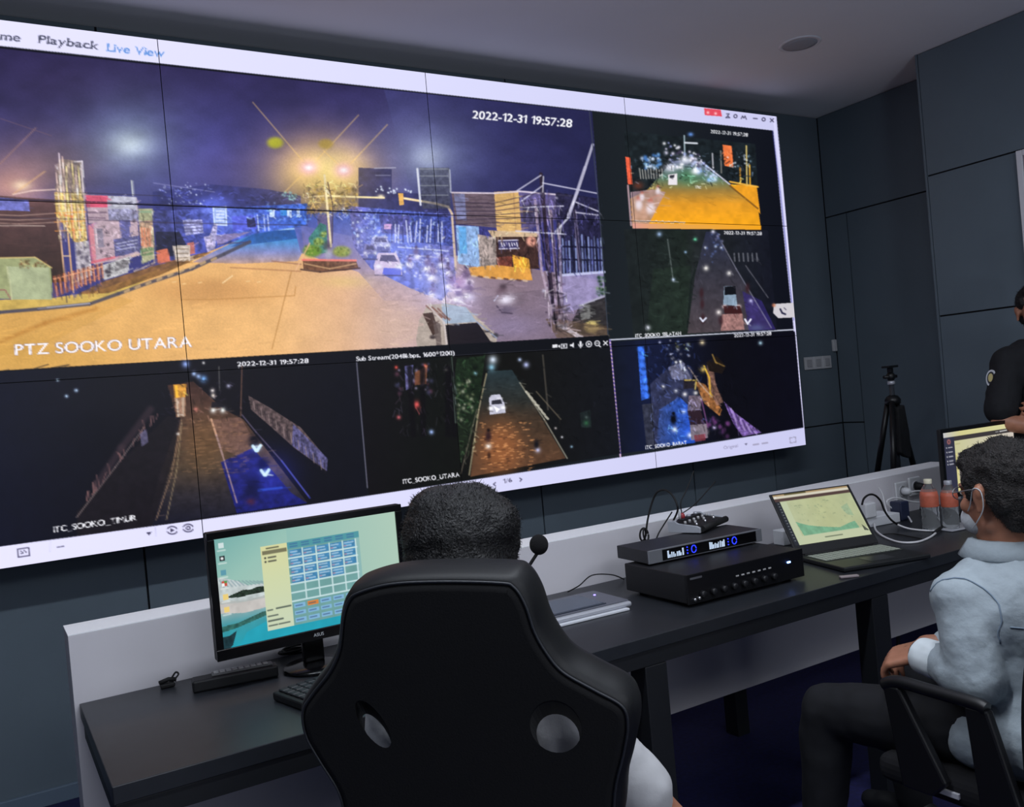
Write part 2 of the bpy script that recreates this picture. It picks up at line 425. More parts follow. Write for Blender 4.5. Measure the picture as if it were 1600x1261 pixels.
    for x, y in ((285, 444), (310, 442), (385, 440), (402, 441), (270, 441)): C.line([(x, y), (x+5, y-1)], 1.6, (240, 206, 150), .6)
    C.line([(0, 534), (70, 505), (150, 482)], 5, (178, 120, 50), .6, 3)
    C.blot(640, 510, 50, 30, (206, 178, 160), .45, 2.4, main)
    for _ in range(26):
        x = RNG.uniform(585, 650); y = RNG.uniform(470, 540); C.line([(x, y), (x+RNG.uniform(4, 14), y+RNG.uniform(-2, 4))], 1, (226, 196, 170), .5)
    C.poly([(700, 470), (950, 440), (955, 530), (760, 540)], (106, 92, 108), .35, .25, 14, main)
    C.blot(790, 510, 60, 24, (146, 134, 176), .5, 2.2, main); C.blot(900, 470, 40, 16, (150, 140, 180), .5, 2, main)
    C.poly([(455, 338), (560, 325), (640, 360), (720, 470), (600, 470), (560, 425), (470, 395)], ramp((0, 340), (0, 450), (0, (64, 84, 170)), (.4, (106, 104, 170)), (1, (178, 150, 150))), .9, .12, 8, main)
    C.blot(680, 480, 70, 50, (168, 148, 176), .6, 2.4, main); C.blot(640, 500, 60, 40, (206, 172, 146), .4, 2.2, main)
    # kerb and pavement at left
    C.poly([(-380, 480), (80, 466), (150, 455), (250, 420), (240, 432), (180, 462), (120, 478), (0, 487), (-380, 523)], (200, 168, 86), 1, .15, 12, main)
    C.poly([(120, 460), (160, 440), (300, 398), (330, 394), (250, 430), (170, 458)], (128, 88, 48), .9, .3, 8, main)
    C.line([(-70, 492), (0, 488), (60, 483), (140, 475), (185, 459), (235, 441), (300, 420), (350, 397), (390, 378)], 5, (74, 70, 84), .9, 1)
    C.line([(60, 482), (140, 474)], 2, (170, 170, 190), .8)
    for i in range(9): C.line([(195+i*17, 456-i*6.2), (201+i*17, 453-i*6.2)], 4, (206, 170, 120), .7)
    # --- left dark house, sign, crate
    C.poly([(-380, 270), (0, 306), (88, 312), (102, 440), (-380, 482)], ramp((0, 300), (0, 430), (0, (96, 66, 66)), (.35, (80, 54, 52)), (1, (48, 32, 24))), .95, .12, 12, main)
    C.poly([(-60, 304), (44, 312), (46, 330), (-60, 326)], (108, 112, 190), .95, .25, 5, main)
    for yy in (334, 341, 347): C.line([(-40, yy), (30, yy+3), (90, yy+RNG.uniform(-2, 2))], 1.6, (170, 140, 130), .7)
    C.line([(-60, 352), (70, 353)], 1.5, (210, 190, 180), .7)
    C.line([(20, 304), (50, 298), (90, 296)], 1.8, (230, 200, 190), .8)
    C.poly([(-60, 404), (55, 402), (80, 418), (82, 468), (-60, 466)], (150, 156, 112), 1, .12, 9, main)
    C.poly([(10, 416), (76, 418), (82, 468), (18, 468)], (164, 172, 136), 1, .12, 14, main)
    C.line([(12, 417), (18, 468)], 1.5, (210, 206, 160), .8); C.line([(0, 403), (55, 402), (80, 418)], 2, (210, 186, 120), .8)
    C.dots(40, [(25, 406), (72, 408), (74, 420), (30, 418)], [(210, 200, 140), (120, 80, 50), (90, 70, 40)], (1, 2.2), .7, 8)
    C.line([(-5, 453), (8, 453), (16, 466)], 2, (150, 90, 90), .7)
    # --- scaffold tower with signs
    C.poly([(86, 300), (130, 300), (136, 376), (118, 380), (100, 350), (88, 340)], (206, 170, 90), .9, .5, 3, main)
    C.poly([(92, 248), (128, 252), (131, 300), (86, 300)], (150, 132, 110), .55, .6, 3, main)
    for i in range(9):
        x = 88+i*5; C.line([(x, 262-(14 if i in (1, 2) else 0)+RNG.uniform(-6, 4)), (x+2, 300), (x+8, 372)], 1.6, (246, 226, 150) if i % 2 else (232, 200, 190), .9)
    for i in range(5): C.line([(86, 305+i*14), (134, 303+i*14)], 1.4, (236, 150, 60) if i > 1 else (240, 230, 170), .7)
    C.line([(116, 253), (128, 252), (130, 300)], 2.2, (225, 215, 225), .85); C.line([(92, 240), (96, 300)], 2.4, (225, 205, 220), .8)
    C.line([(90, 340), (103, 440)], 2, (224, 180, 140), .9); C.line([(105, 350), (114, 452)], 3, (214, 168, 120), .9)
    C.line([(100, 400), (110, 400)], 2, (225, 190, 150), .8); C.line([(92, 335), (112, 338), (116, 372)], 3, (226, 110, 50), .5)
    # --- hoardings
    C.poly([(133, 304), (214, 308), (218, 400), (146, 414)], (182, 158, 170), 1, .12, 6, main)
    C.poly([(133, 305), (168, 306), (169, 324), (135, 324)], (214, 82, 112), .95, .1, 8, main)
    C.poly([(168, 306), (213, 308), (214, 330), (168, 326)], (176, 178, 196), .9, .2, 5, main)
    C.poly([(169, 326), (214, 328), (216, 345), (170, 344)], (140, 140, 176), .9, .5, 4, main)
    C.poly([(186, 344), (204, 344), (202, 372), (190, 374)], (92, 92, 150), .95, .2, 6, main)
    C.poly([(177, 374), (217, 368), (220, 392), (180, 402)], (84, 84, 132), .95, .3, 3, main)
    for i in range(3): C.line([(182, 381+i*5), (214, 375+i*5)], 1.6, (205, 205, 230), .7)
    C.line([(136, 332), (166, 332)], 3, (90, 70, 90), .6); C.line([(136, 340), (164, 341)], 3, (100, 80, 100), .6)
    C.poly([(137, 350), (146, 350), (150, 410), (143, 412)], (216, 120, 130), .7, .1, 5, main)
    C.line([(144, 410), (178, 402)], 4, (214, 100, 116), .8)
    C.poly([(149, 357), (160, 357), (163, 386), (153, 387)], (128, 120, 140), .9, .1, 5, main); C.line([(149, 357), (153, 387)], 1.4, (240, 225, 230), .8)
    for x, y in ((166, 362), (169, 382), (158, 393), (167, 398), (208, 331), (209, 345)): C.blot(x, y, 2.4, 3.2, (70, 58, 70), .85, 4)
    C.poly([(117, 379), (138, 376), (144, 430), (122, 440)], (178, 170, 180), 1, .35, 3, main)
    for i in range(12): C.blot(RNG.uniform(122, 138), RNG.uniform(386, 430), 3, 3, (86, 78, 96), .8, 3)
    C.poly([(216, 326), (238, 326), (242, 404), (222, 412)], (164, 164, 130), 1, .2, 5, main)
    C.poly([(218, 346), (238, 344), (240, 386), (220, 388)], (196, 150, 130), .7, .5, 3, main); C.poly([(219, 388), (240, 386), (240, 398), (220, 400)], (104, 130, 92), .8, .2, 5, main)
    C.line([(220, 331), (236, 331)], 3, (130, 160, 130), .8)
    for i in range(4): C.line([(221+i*4, 352+RNG.uniform(0, 6)), (223+i*4, 384)], 1.8, (222, 122, 86), .8)
    for i in range(24):
        x = 84+i*3.3; C.line([(x, 432-i*.9), (x+1.5, 464-i*1.3)], 1.7, (226, 138, 88) if i % 2 else (140, 72, 50), .9)
    C.line([(84, 436), (162, 416)], 2, (236, 160, 120), .8)
    C.poly([(160, 414), (204, 400), (200, 426), (162, 438)], (186, 184, 184), .95, .25, 3, main)
    for i in range(10): C.blot(RNG.uniform(166, 176), RNG.uniform(414, 432), 2.6, 3, (60, 54, 64), .8, 3)
    for i in range(8): C.line([(180+i*2.7, 424-i), (182+i*2.7, 410-i)], 1.4, (70, 64, 70), .7)
    C.line([(205, 400), (240, 392), (242, 410), (210, 424)], 2, (200, 176, 150), .7); C.line([(206, 283), (208, 305)], 3, (210, 215, 215), .8)
    # --- blue street beyond
    C.poly([(240, 330), (480, 318), (478, 352), (395, 366), (330, 392), (246, 412)], ramp((240, 0), (480, 0), (0, (58, 60, 110)), (.35, (74, 84, 176)), (1, (60, 100, 200))), .95, .45, 6, main)
    C.poly([(243, 362), (280, 362), (292, 384), (270, 400), (244, 404)], (28, 28, 48), .85, .2, 6, main)
    C.poly([(244, 392), (262, 388), (266, 408), (246, 413)], (216, 116, 86), .95, .1, 6, main); C.poly([(292, 380), (303, 378), (305, 396), (296, 398)], (190, 110, 96), .9, .1, 6, main)
    C.poly([(270, 384), (297, 383), (297, 408), (274, 408)], (206, 192, 180), .95, .2, 5, main)
    for i in range(3): C.line([(275, 389+i*7), (294, 389+i*7)], 1.6, (120, 100, 80), .7)
    C.poly([(285, 344), (316, 343), (318, 364), (290, 368)], (166, 166, 214), .9, .5, 4, main)
    for i in range(4): C.line([(288, 348+i*5), (316, 346+i*5)], 1.4, (70, 66, 110), .7)
    C.poly([(333, 324), (353, 323), (354, 352), (335, 351)], (138, 158, 216), 1, .2, 4, main); C.line([(333, 324), (353, 323), (354, 352), (335, 351), (333, 324)], 1.8, (214, 232, 255), .9)
    for i in range(4): C.line([(338, 330+i*5), (350, 330+i*5)], 1.3, (230, 236, 255), .9)
    C.glow(332, 322, 26, 14, (60, 80, 220), .8, 2, main); C.glow(356, 345, 30, 16, (60, 80, 230), .6, 2, main)
    C.poly([(362, 338), (400, 336), (402, 358), (364, 362)], (86, 92, 214), .8, .2, 6, main); C.poly([(385, 341), (398, 340), (400, 354), (387, 356)], (36, 36, 70), .9, 0, 3, main)
    for x in (402, 412, 418): C.line([(x, 336), (x+2, 360)], 2, (190, 205, 255), .8)
    for x, w in ((425, 8), (452, 7), (466, 5)):
        C.poly([(x-w/2, 326), (x+w/2, 326), (x+w/2, 340), (x-w/2, 339)], (205, 225, 255), .95, .2, 3, main)
    C.poly([(438, 326), (448, 326), (448, 337), (438, 337)], (60, 140, 220), .9, 0, 3, main)
    C.dots(60, [(380, 312), (478, 318), (478, 345), (385, 345)], [(150, 180, 250), (90, 130, 230), (30, 40, 110)], (.8, 2.2), .6, 11)
    C.poly([(322, 384), (334, 350), (340, 350), (336, 388)], (190, 180, 210), .8, .5, 3, main); C.poly([(318, 370), (330, 368), (336, 390), (324, 394)], (180, 170, 205), .8, .5, 3, main)
    C.poly([(336, 368), (352, 366), (392, 362), (340, 384)], (138, 124, 168), .9, .2, 8, main)
    C.line([(340, 382), (388, 378)], 1.8, (70, 60, 90), .7)
    # --- median with lamps, trees and hedge
    C.dots(150, [(478, 290), (560, 292), (556, 335), (482, 335)], [(190, 150, 60), (120, 100, 50), (230, 200, 110), (70, 58, 60)], (1, 3), .55, 12)
    C.dots(20, [(440, 300), (462, 302), (462, 312), (440, 310)], [(150, 210, 200)], (1, 2), .8, 13)
    C.poly([(495, 335), (520, 335), (518, 395), (500, 395)], (110, 84, 96), .55, .4, 4, main)
    C.line([(478, 308), (506, 306)], 1.6, (230, 210, 160), .8); C.line([(488, 316), (540, 318)], 1.4, (220, 190, 120), .7)
    C.poly([(482, 372), (500, 348), (510, 352), (512, 395), (486, 398)], (58, 120, 108), .9, .35, 4, main)
    for x, y, rx, ry, c in ((488, 392, 15, 10, (104, 140, 44)), (534, 393, 15, 9, (132, 140, 56)), (498, 378, 9, 7, (120, 152, 80)), (505, 366, 6, 6, (84, 134, 110))):
        C.blot(x, y, rx, ry, c, 1, 6, main); C.dots(26, [(x-rx*.7, y-ry*.7), (x+rx*.7, y-ry*.7), (x+rx*.7, y+ry*.6), (x-rx*.7, y+ry*.6)], [(170, 184, 90), (60, 84, 30)], (.8, 2), .6, int(x))
    C.line([(507, 274), (510, 308), (517, 385)], 3.2, (232, 214, 170), .95); C.line([(511, 306), (560, 308), (600, 309)], 2.6, (250, 230, 170), .95)
    C.blot(595, 307, 5, 3, (255, 240, 200), .9); C.line([(512, 285), (520, 320), (519, 380)], 1.6, (60, 44, 50), .7)
    C.poly([(473, 406), (556, 406), (560, 418), (540, 423), (500, 424), (474, 420)], (112, 76, 56), 1, .3, 4, main)
    C.line([(472, 406), (556, 407)], 3, (232, 124, 110), .95); C.line([(476, 412), (515, 420), (556, 412)], 2, (190, 150, 110), .8); C.line([(470, 421), (500, 425), (562, 419)], 2.4, (60, 40, 40), .8)
    C.line([(462, 422), (484, 380)], 2, (230, 180, 140), .7); C.blot(513, 396, 6, 9, (170, 170, 186), .8, 3); C.blot(511, 384, 7, 6, (70, 60, 66), .7, 3)
    C.blot(540, 440, 40, 10, (214, 190, 110), .4, 2, main)
    # --- blue haze of traffic
    C.poly([(545, 322), (640, 330), (708, 335), (712, 440), (690, 470), (640, 450), (580, 420), (552, 385)], ramp((545, 0), (710, 0), (0, (100, 92, 150)), (.3, (74, 92, 200)), (.65, (80, 96, 196)), (1, (110, 110, 180))), .9, .4, 7, main)
    C.dots(150, [(535, 326), (640, 335), (660, 380), (560, 380)], [(190, 215, 255), (120, 150, 250), (50, 56, 130), (230, 240, 255), (60, 70, 160)], (.8, 2.6), .75, 21)
    C.dots(90, [(590, 370), (700, 380), (700, 430), (620, 440)], [(170, 180, 240), (90, 90, 170), (230, 230, 255), (60, 60, 120)], (1, 3.2), .7, 22)
    C.poly([(592, 336), (640, 337), (642, 368), (596, 364)], (56, 52, 110), .8, .6, 4, main); C.poly([(600, 350), (612, 350), (612, 358), (600, 358)], (206, 150, 210), .95, 0, 3, main)
    C.poly([(640, 336), (706, 338), (708, 385), (645, 378)], (48, 60, 130), .75, .7, 4, main)
    for i in range(16): x = 612+i*5.6; C.line([(x, 350+RNG.uniform(-8, 8)), (x+RNG.uniform(-3, 3), 378)], 2.2, (200, 205, 245) if i % 3 else (40, 40, 90), .8)
    C.line([(622, 386), (700, 392)], 2, (210, 215, 245), .7); C.line([(640, 398), (700, 404)], 2, (190, 190, 230), .6)
    C.poly([(622, 302), (630, 302), (631, 320), (624, 321)], (222, 170, 90), 1, .1, 4, main)
    C.line([(632, 310), (680, 318), (700, 323), (706, 334), (712, 420)], 3.4, (216, 190, 160), .9); C.line([(632, 310), (670, 316)], 2.4, (250, 225, 170), .9)
    C.line([(652, 264), (657, 320)], 3, (225, 228, 240), .9); C.line([(702, 266), (704, 300)], 3, (200, 205, 220), .7)
    C.poly([(655, 262), (702, 262), (704, 326), (660, 326)], (74, 76, 86), .6, .4, 4, main)
    for yy in (264, 275, 290, 305): C.line([(656, yy), (700, yy)], 1.3, (170, 176, 180), .5)
    # cars
    def car(x, y, w, h, body, blue):
        C.poly([(x-w*.5, y+h*.1), (x-w*.36, y-h*.42), (x+w*.30, y-h*.42), (x+w*.48, y+h*.1), (x+w*.5, y+h*.5), (x-w*.46, y+h*.5)], body, .95, .15, 4)
        C.poly([(x-w*.3, y-h*.08), (x-w*.24, y-h*.33), (x+w*.22, y-h*.33), (x+w*.34, y-h*.05)], (56, 50, 74), .95)
        C.poly([(x-w*.15, y+h*.2), (x+w*.48, y+h*.22), (x+w*.46, y+h*.5), (x-w*.2, y+h*.5)], blue, .8)
        C.blot(x-w*.33, y+h*.14, w*.12, h*.1, (235, 235, 255), .9); C.blot(x+w*.38, y+h*.14, w*.12, h*.1, (235, 240, 255), .9)
        C.line([(x-w*.46, y+h*.5), (x+w*.5, y+h*.52)], 2, (40, 36, 60), .7)
    car(594, 380, 32, 26, (150, 150, 210), (60, 60, 120)); car(606, 411, 44, 38, (196, 176, 208), (52, 70, 214)); car(578, 392, 22, 26, (100, 96, 150), (70, 80, 160))
    # motorcycles
    for x, y, q in ((650, 400, .8), (668, 418, 1), (676, 432, 1.1), (690, 412, .8), (704, 445, 1.1), (728, 438, 1.2), (700, 425, .8), (640, 412, .7), (716, 466, 1), (733, 460, 1.1), (676, 460, 1)):
        C.blot(x, y-8*q, 6*q, 7*q, (84, 64, 96), .8, 3); C.blot(x, y-17*q, 3*q, 3*q, (60, 44, 70), .8, 4); C.blot(x+1, y+4*q, 8*q, 6*q, (196, 186, 224), .75, 2.5)
        C.glow(x+RNG.uniform(-4, 4), y+2*q, 4*q, 3*q, (240, 240, 255), .9)
    C.glow(690, 455, 34, 26, (100, 110, 200), .55, 2, main); C.blot(716, 442, 14, 10, (170, 120, 190), .5, 2, main)
    C.blot(786, 448, 6, 5, (70, 56, 66), .9, 3); C.blot(784, 458, 9, 8, (86, 64, 76), .85, 3); C.glow(790, 468, 12, 9, (220, 215, 245), .9); C.blot(790, 484, 14, 7, (90, 80, 104), .7, 2.5); C.line([(778, 462), (772, 470)], 2, (200, 200, 230), .7); C.line([(776, 478), (784, 488), (800, 490)], 2, (60, 50, 70), .7)
    # --- right-hand houses
    C.poly([(705, 300), (772, 302), (776, 356), (712, 350)], (104, 88, 100), 1, .12, 6, main); C.poly([(709, 302), (726, 303), (729, 345), (714, 343)], (128, 132, 176), .9, .2, 5, main)
    for i in range(7): C.line([(728, 312+i*5.5), (774, 313+i*5.5)], 1, (70, 56, 66), .5)
    C.poly([(772, 300), (810, 298), (815, 366), (776, 360)], (214, 172, 110), 1, .08, 8, main); C.line([(802, 300), (806, 362)], 1.5, (180, 140, 100), .8)
    C.poly([(810, 300), (892, 305), (894, 340), (850, 346), (815, 366)], (86, 78, 122), 1, .25, 5, main); C.poly([(816, 320), (842, 318), (842, 345), (818, 348)], (60, 56, 84), .9, .4, 4, main)
    C.line([(706, 301), (772, 302), (812, 299), (892, 306)], 2.4, (220, 206, 220), .9)
    C.poly([(762, 360), (842, 362), (842, 370), (770, 372)], (216, 186, 146), .9, .1, 6, main)
    C.poly([(712, 352), (748, 354), (750, 418), (716, 412)], (140, 172, 220), 1, .25, 5, main); C.poly([(716, 354), (728, 355), (730, 396), (718, 396)], (92, 160, 220), .9, .1, 5, main)
    C.poly([(746, 366), (778, 372), (776, 424), (750, 416)], (150, 136, 132), 1, .4, 4, main)
    C.poly([(775, 370), (840, 370), (842, 420), (776, 420)], (62, 42, 40), 1, .3, 4, main)
    C.poly([(778, 375), (810, 374), (810, 389), (779, 390)], (58, 54, 98), 1, 0, 3, main); C.line([(779, 376), (810, 375)], 1.6, (220, 216, 236), .9); C.line([(780, 389), (811, 388)], 1.6, (220, 216, 236), .9); [C.line([(783+i*4, 379+i%2), (784.5+i*4, 385-i%3)], 1.6, (230, 226, 240), .9) for i in range(7)]
    C.blot(830, 377, 8, 8, (240, 170, 150), .95, 6); C.blot(832, 376, 3, 2.4, (90, 50, 50), .9, 3)
    C.poly([(800, 398), (826, 404), (828, 422), (803, 418)], (224, 162, 60), 1, .2, 4, main); C.poly([(775, 402), (800, 400), (800, 416), (778, 416)], (120, 60, 50), .8, .5, 3, main)
    C.poly([(732, 418), (775, 414), (828, 420), (832, 438), (770, 436), (735, 430)], (212, 150, 70), 1, .12, 8, main)
    for i in range(9): C.line([(738+i*10, 431+i*.9), (743+i*10, 432+i*.9)], 3, (90, 64, 60) if i % 2 else (210, 180, 150), .8)
    # gates and lattice
    C.poly([(868, 300), (934, 310), (946, 430), (872, 430)], (34, 32, 58), .9, .5, 5, main)
    for x in range(874, 944, 5): C.line([(x, 372+RNG.uniform(-6, 6)), (x+2, 426)], 2.4, (150, 168, 224) if x % 2 else (96, 110, 170), .75)
    for yy in (385, 405): C.line([(872, yy), (944, yy+2)], 2.6, (20, 20, 44), .9)
    for x in (893, 915, 930): C.line([(x, 370), (x+4, 428)], 3, (18, 18, 36), .85)
    C.poly([(870, 430), (944, 424), (947, 470), (880, 490)], (150, 140, 184), .9, .15, 8, main); C.line([(876, 430), (944, 425)], 4, (200, 205, 240), .8)
    C.poly([(905, 478), (946, 464), (949, 524), (884, 524)], (44, 42, 44), .95, .3, 8, main); C.poly([(904, 476), (922, 476), (922, 498), (908, 500)], (112, 112, 112), .9, .2, 5, main); C.line([(905, 478), (945, 462)], 2.5, (170, 170, 186), .8)
    C.blot(924, 511, 12, 10, (206, 186, 116), 1, 7, main)
    C.poly([(852, 498), (884, 500), (950, 510), (950, 526), (870, 528)], (92, 74, 60), .7, .2, 7, main); C.line([(874, 508), (912, 530)], 6, (190, 180, 190), .85)
    C.dots(26, [(930, 432), (944, 432), (946, 462), (934, 462)], [(40, 70, 50), (110, 140, 100), (20, 30, 30)], (1.4, 3), .8, 31)
    # poles and wires
    C.line([(845, 272), (850, 330), (866, 500)], 5.5, (46, 36, 52), .95); C.line([(849, 276), (848, 300)], 2, (200, 200, 215), .8)
    C.line([(836, 312), (846, 420), (866, 505)], 4, (170, 150, 170), .85); C.line([(841, 330), (856, 430), (868, 505)], 2.5, (30, 24, 40), .9)
    C.line([(860, 330), (868, 420), (872, 500)], 5, (150, 130, 150), .8); C.line([(873, 350), (878, 480)], 4, (120, 106, 126), .8); C.line([(862, 340), (874, 490)], 2, (30, 24, 40), .9)
    C.line([(898, 330), (906, 420)], 5, (120, 110, 140), .8); C.line([(896, 320), (908, 425)], 2, (34, 30, 50), .9)
    C.line([(914, 262), (888, 340)], 5, (150, 148, 180), .9); C.line([(926, 226), (902, 300), (888, 336)], 4, (188, 186, 210), .9); C.line([(888, 340), (868, 362)], 3, (200, 200, 220), .85)
    for a, b in (((845, 274), (808, 298)), ((848, 286), (932, 302)), ((848, 290), (812, 316)), ((900, 316), (934, 330)), ((900, 332), (934, 336)), ((812, 324), (880, 322)), ((806, 361), (884, 366))):
        C.line([a, b], 2, (206, 204, 226), .8)
    for i in range(6): C.line([(709, 316+i*7), (770, 318+i*6), (845, 300+i*10)], 1.2, (50, 40, 60), .75)
    C.dots(70, [(838, 300), (872, 300), (884, 500), (852, 500)], [(20, 16, 30), (190, 186, 210), (90, 70, 100)], (1, 2.6), .6, 33)
    C.dots(24, [(858, 480), (884, 480), (886, 512), (860, 512)], [(20, 16, 24), (150, 140, 150), (80, 60, 60)], (2, 4), .8, 34)
    # wires over the left half
    C.line([(-60, 309), (0, 311), (130, 315), (250, 320), (480, 328), (700, 338)], 1.8, (24, 20, 44), .9)
    C.line([(-60, 338), (100, 342), (260, 348), (480, 352)], 1.4, (50, 40, 60), .6); C.line([(90, 300), (250, 306)], 1.2, (40, 34, 50), .6); C.line([(240, 286), (335, 300)], 1.2, (150, 150, 200), .5)
    # foreground MPV
    C.poly([(650, 530), (655, 500), (668, 476), (700, 474), (728, 480), (776, 524), (776, 540), (652, 545)], (170, 158, 150), 1, .12, 8, main)
    C.poly([(690, 474), (728, 480), (745, 503), (692, 506)], (150, 168, 190), .95, .08, 8, main)
    C.poly([(696, 508), (746, 504), (768, 536), (700, 540)], (26, 24, 32), 1, 0, 3, main)
    C.poly([(660, 490), (676, 488), (686, 520), (676, 524)], (56, 42, 40), .95, .2, 4, main); C.poly([(676, 500), (688, 506), (690, 540), (682, 540)], (90, 80, 80), .8, 0, 3, main)
    for i in range(3): C.line([(666+i*9, 478+i*2), (690+i*6, 496+i*2)], 2.4, (112, 72, 60), .8)
    C.line([(668, 476), (694, 504), (698, 540)], 2.6, (200, 190, 190), .8); C.blot(676, 527, 5, 4, (40, 34, 40), .9, 4); C.blot(774, 524, 5, 4, (50, 50, 60), .9, 4)
    C.line([(745, 503), (776, 528)], 2, (140, 150, 180), .8)
    J = C.jitter
    J([(86, 250), (132, 250), (138, 376), (92, 380)], 180, 12, 1.5, .6, .5, (1.5, .15), 101, (200, 170, 90))
    J([(133, 304), (214, 308), (218, 410), (140, 430)], 260, 8, 1.4, .5, .5, (.1, .7), 102)
    J([(216, 326), (240, 326), (242, 410), (220, 414)], 70, 6, 1.4, .6, .6, (1.4, .4), 103)
    J([(84, 425), (160, 410), (165, 455), (84, 466)], 90, 10, 1.5, .6, .5, (1.5, .15), 104)
    J([(-60, 320), (88, 325), (95, 400), (-60, 400)], 60, 16, 1.6, .35, .35, (.05, .1), 105)
    J([(240, 290), (480, 300), (480, 345), (240, 400)], 360, 7, 1.4, .55, .45, (.05, .4), 106, (50, 70, 140))
    J([(535, 322), (706, 332), (706, 440), (560, 400)], 620, 4.5, 1.6, .6, .45, (.2, .9), 107, (80, 90, 150))
    J([(705, 300), (812, 300), (842, 366), (716, 350)], 120, 12, 1.3, .4, .45, (.05, .12), 108)
    J([(712, 352), (842, 368), (842, 420), (716, 414)], 200, 8, 1.5, .7, .55, (1.5, .4), 109)
    J([(812, 305), (940, 310), (946, 425), (850, 425)], 320, 8, 1.4, .6, .5, (1.5, .3), 110, (50, 50, 90))
    J([(640, 400), (745, 420), (745, 480), (650, 475)], 180, 5, 1.8, .5, .4, (.4, .8), 111, (90, 80, 130))
    J([(836, 290), (876, 300), (888, 505), (856, 505)], 130, 16, 1.6, .7, .5, (1.5, .12), 112, (90, 80, 110))
    J([(880, 480), (948, 465), (950, 524), (860, 524)], 110, 8, 2, .5, .5, (.2, .5), 113)
    J([(-60, 480), (280, 470), (540, 540), (-60, 590)], 160, 26, 2.2, .09, .5, (-.08, .1), 114)
    J([(560, 430), (940, 450), (940, 530), (600, 545)], 320, 16, 2, .16, .5, (-.05, .25), 115)
    J([(470, 285), (560, 285), (556, 340), (480, 340)], 200, 7, 1.3, .6, .5, (.8, 1.2), 116, (120, 90, 20))
    J([(100, 440), (300, 400), (330, 398), (140, 470)], 120, 10, 1.6, .3, .5, (-.3, .2), 117)
    C.grain(main, .07, 1.3); C.grain([(-200, 55), (0, 75.5), (400, 118.5), (925, 174), (938, 330), (-200, 320)], .12, 26, 1.6)
    C.glow(590, 370, 60, 40, (110, 120, 190), .45, 2, main); C.glow(520, 520, 160, 50, (60, 36, 20), .5, 2, main); C.glow(650, 420, 66, 40, (110, 110, 170), .5, 2, main); C.glow(720, 470, 40, 26, (100, 100, 160), .4, 2, main)
    # frame lines of the windows
    C.line([(921, 175), (938, 350), (950, 524)], 1.2, (60, 66, 80), .9)
    C.poly([(540, 548), (950, 524), (954, 541), (556, 565)], (14, 16, 22), 1)
    C.line([(-70, 583), (0, 580), (300, 563), (556, 548)], 1.6, (10, 10, 16), 1)
    C.line([(557, 565), (574, 762)], 1.6, (130, 128, 150), .7); C.line([(556, 565), (953, 541)], 1, (60, 60, 70), .6)
    C.line([(952.5, 531), (1241, 515)], 1.8, (205, 208, 225), .95)
    for t in np.linspace(0, 1, 60):
        x = 953+16*t; y = 532+178*t; C.line([(x, y), (x+.25, y+3.2)], 2.2, (225, 190, 225) if int(t*59) % 2 else (110, 90, 180), .95)
    C.line([(1209, 183), (1222, 290), (1243, 515), (1259, 690)], 3, (214, 212, 245), .95); C.line([(1207, 205), (1219, 300), (1240, 500)], 1.2, (60, 60, 150), .6)
    # ================= top right small view =================
    v2 = [(979, 245), (988, 357), (1189, 359), (1183, 300), (1180, 230), (1100, 210), (985, 212)]
    road = [(988, 357), (985, 310), (1012, 296), (1050, 252), (1082, 248), (1142, 290), (1185, 330), (1189, 359)]
    C.poly([(975, 205), (1180, 225), (1186, 330), (985, 350)], (26, 34, 38), .8, .4, 8)
    C.poly(road, ramp((0, 250), (0, 345), (0, (100, 104, 140)), (.3, (86, 116, 96)), (.5, (150, 120, 60)), (.72, (220, 150, 40)), (1, (236, 160, 30))), 1, .08, 12)
    C.poly([(985, 300), (1020, 296), (1040, 300), (1010, 357), (988, 357)], (170, 140, 150), .75, .2, 8)
    C.blot(1075, 275, 16, 14, (70, 120, 84), .8, 2); C.poly([(1140, 288), (1182, 290), (1188, 335), (1186, 332)], (226, 152, 36), 1, .1, 8)
    C.line([(1095, 252), (1140, 288)], 2, (220, 220, 240), .85); C.line([(1140, 290), (1184, 326)], 2.4, (110, 74, 30), .8)
    C.poly([(1129, 226), (1143, 228), (1146, 262), (1132, 259)], (236, 120, 66), 1, .12, 5); C.line([(1134, 256), (1140, 252)], 2, (90, 50, 40), .8)
    C.poly([(977, 245), (984, 246), (988, 288), (981, 288)], (232, 96, 66), 1, .1, 4)
    C.line([(981, 290), (986, 352)], 2.6, (206, 170, 180), .8)
    for x, t, b, c in ((1166, 228, 290, (220, 196, 120)), (1171, 258, 290, (240, 176, 50)), (1156, 262, 288, (200, 140, 50)), (1126, 236, 270, (120, 120, 116)), (1113, 240, 262, (180, 180, 190)), (1069, 212, 250, (160, 180, 190))):
        C.line([(x, t), (x+1, b)], 2, c, .9)
    C.line([(1070, 223), (1089, 224)], 2.6, (220, 225, 235), .9); C.line([(1140, 284), (1184, 292)], 2.6, (240, 180, 70), .9)
    C.dots(40, [(1000, 242), (1032, 240), (1034, 262), (1006, 264)], [(130, 180, 230), (70, 120, 190), (200, 220, 250)], (1.2, 3), .8, 41)
    C.dots(60, [(1036, 220), (1095, 240), (1110, 265), (1040, 262)], [(230, 225, 250), (160, 170, 230), (250, 250, 255), (70, 60, 90)], (1, 3), .85, 42)
    C.dots(26, [(1080, 252), (1118, 262), (1122, 285), (1095, 285)], [(110, 160, 240), (200, 215, 255)], (1.2, 3), .8, 43)
    C.dots(16, [(1130, 240), (1176, 244), (1178, 258), (1136, 262)], [(230, 240, 255), (120, 150, 170)], (1, 2), .8, 44)
    for i in range(9): C.line([(999+i*4.4, 264+RNG.uniform(-1, 2)), (1001+i*4.2, 279)], 1.5, (200, 196, 190), .7)
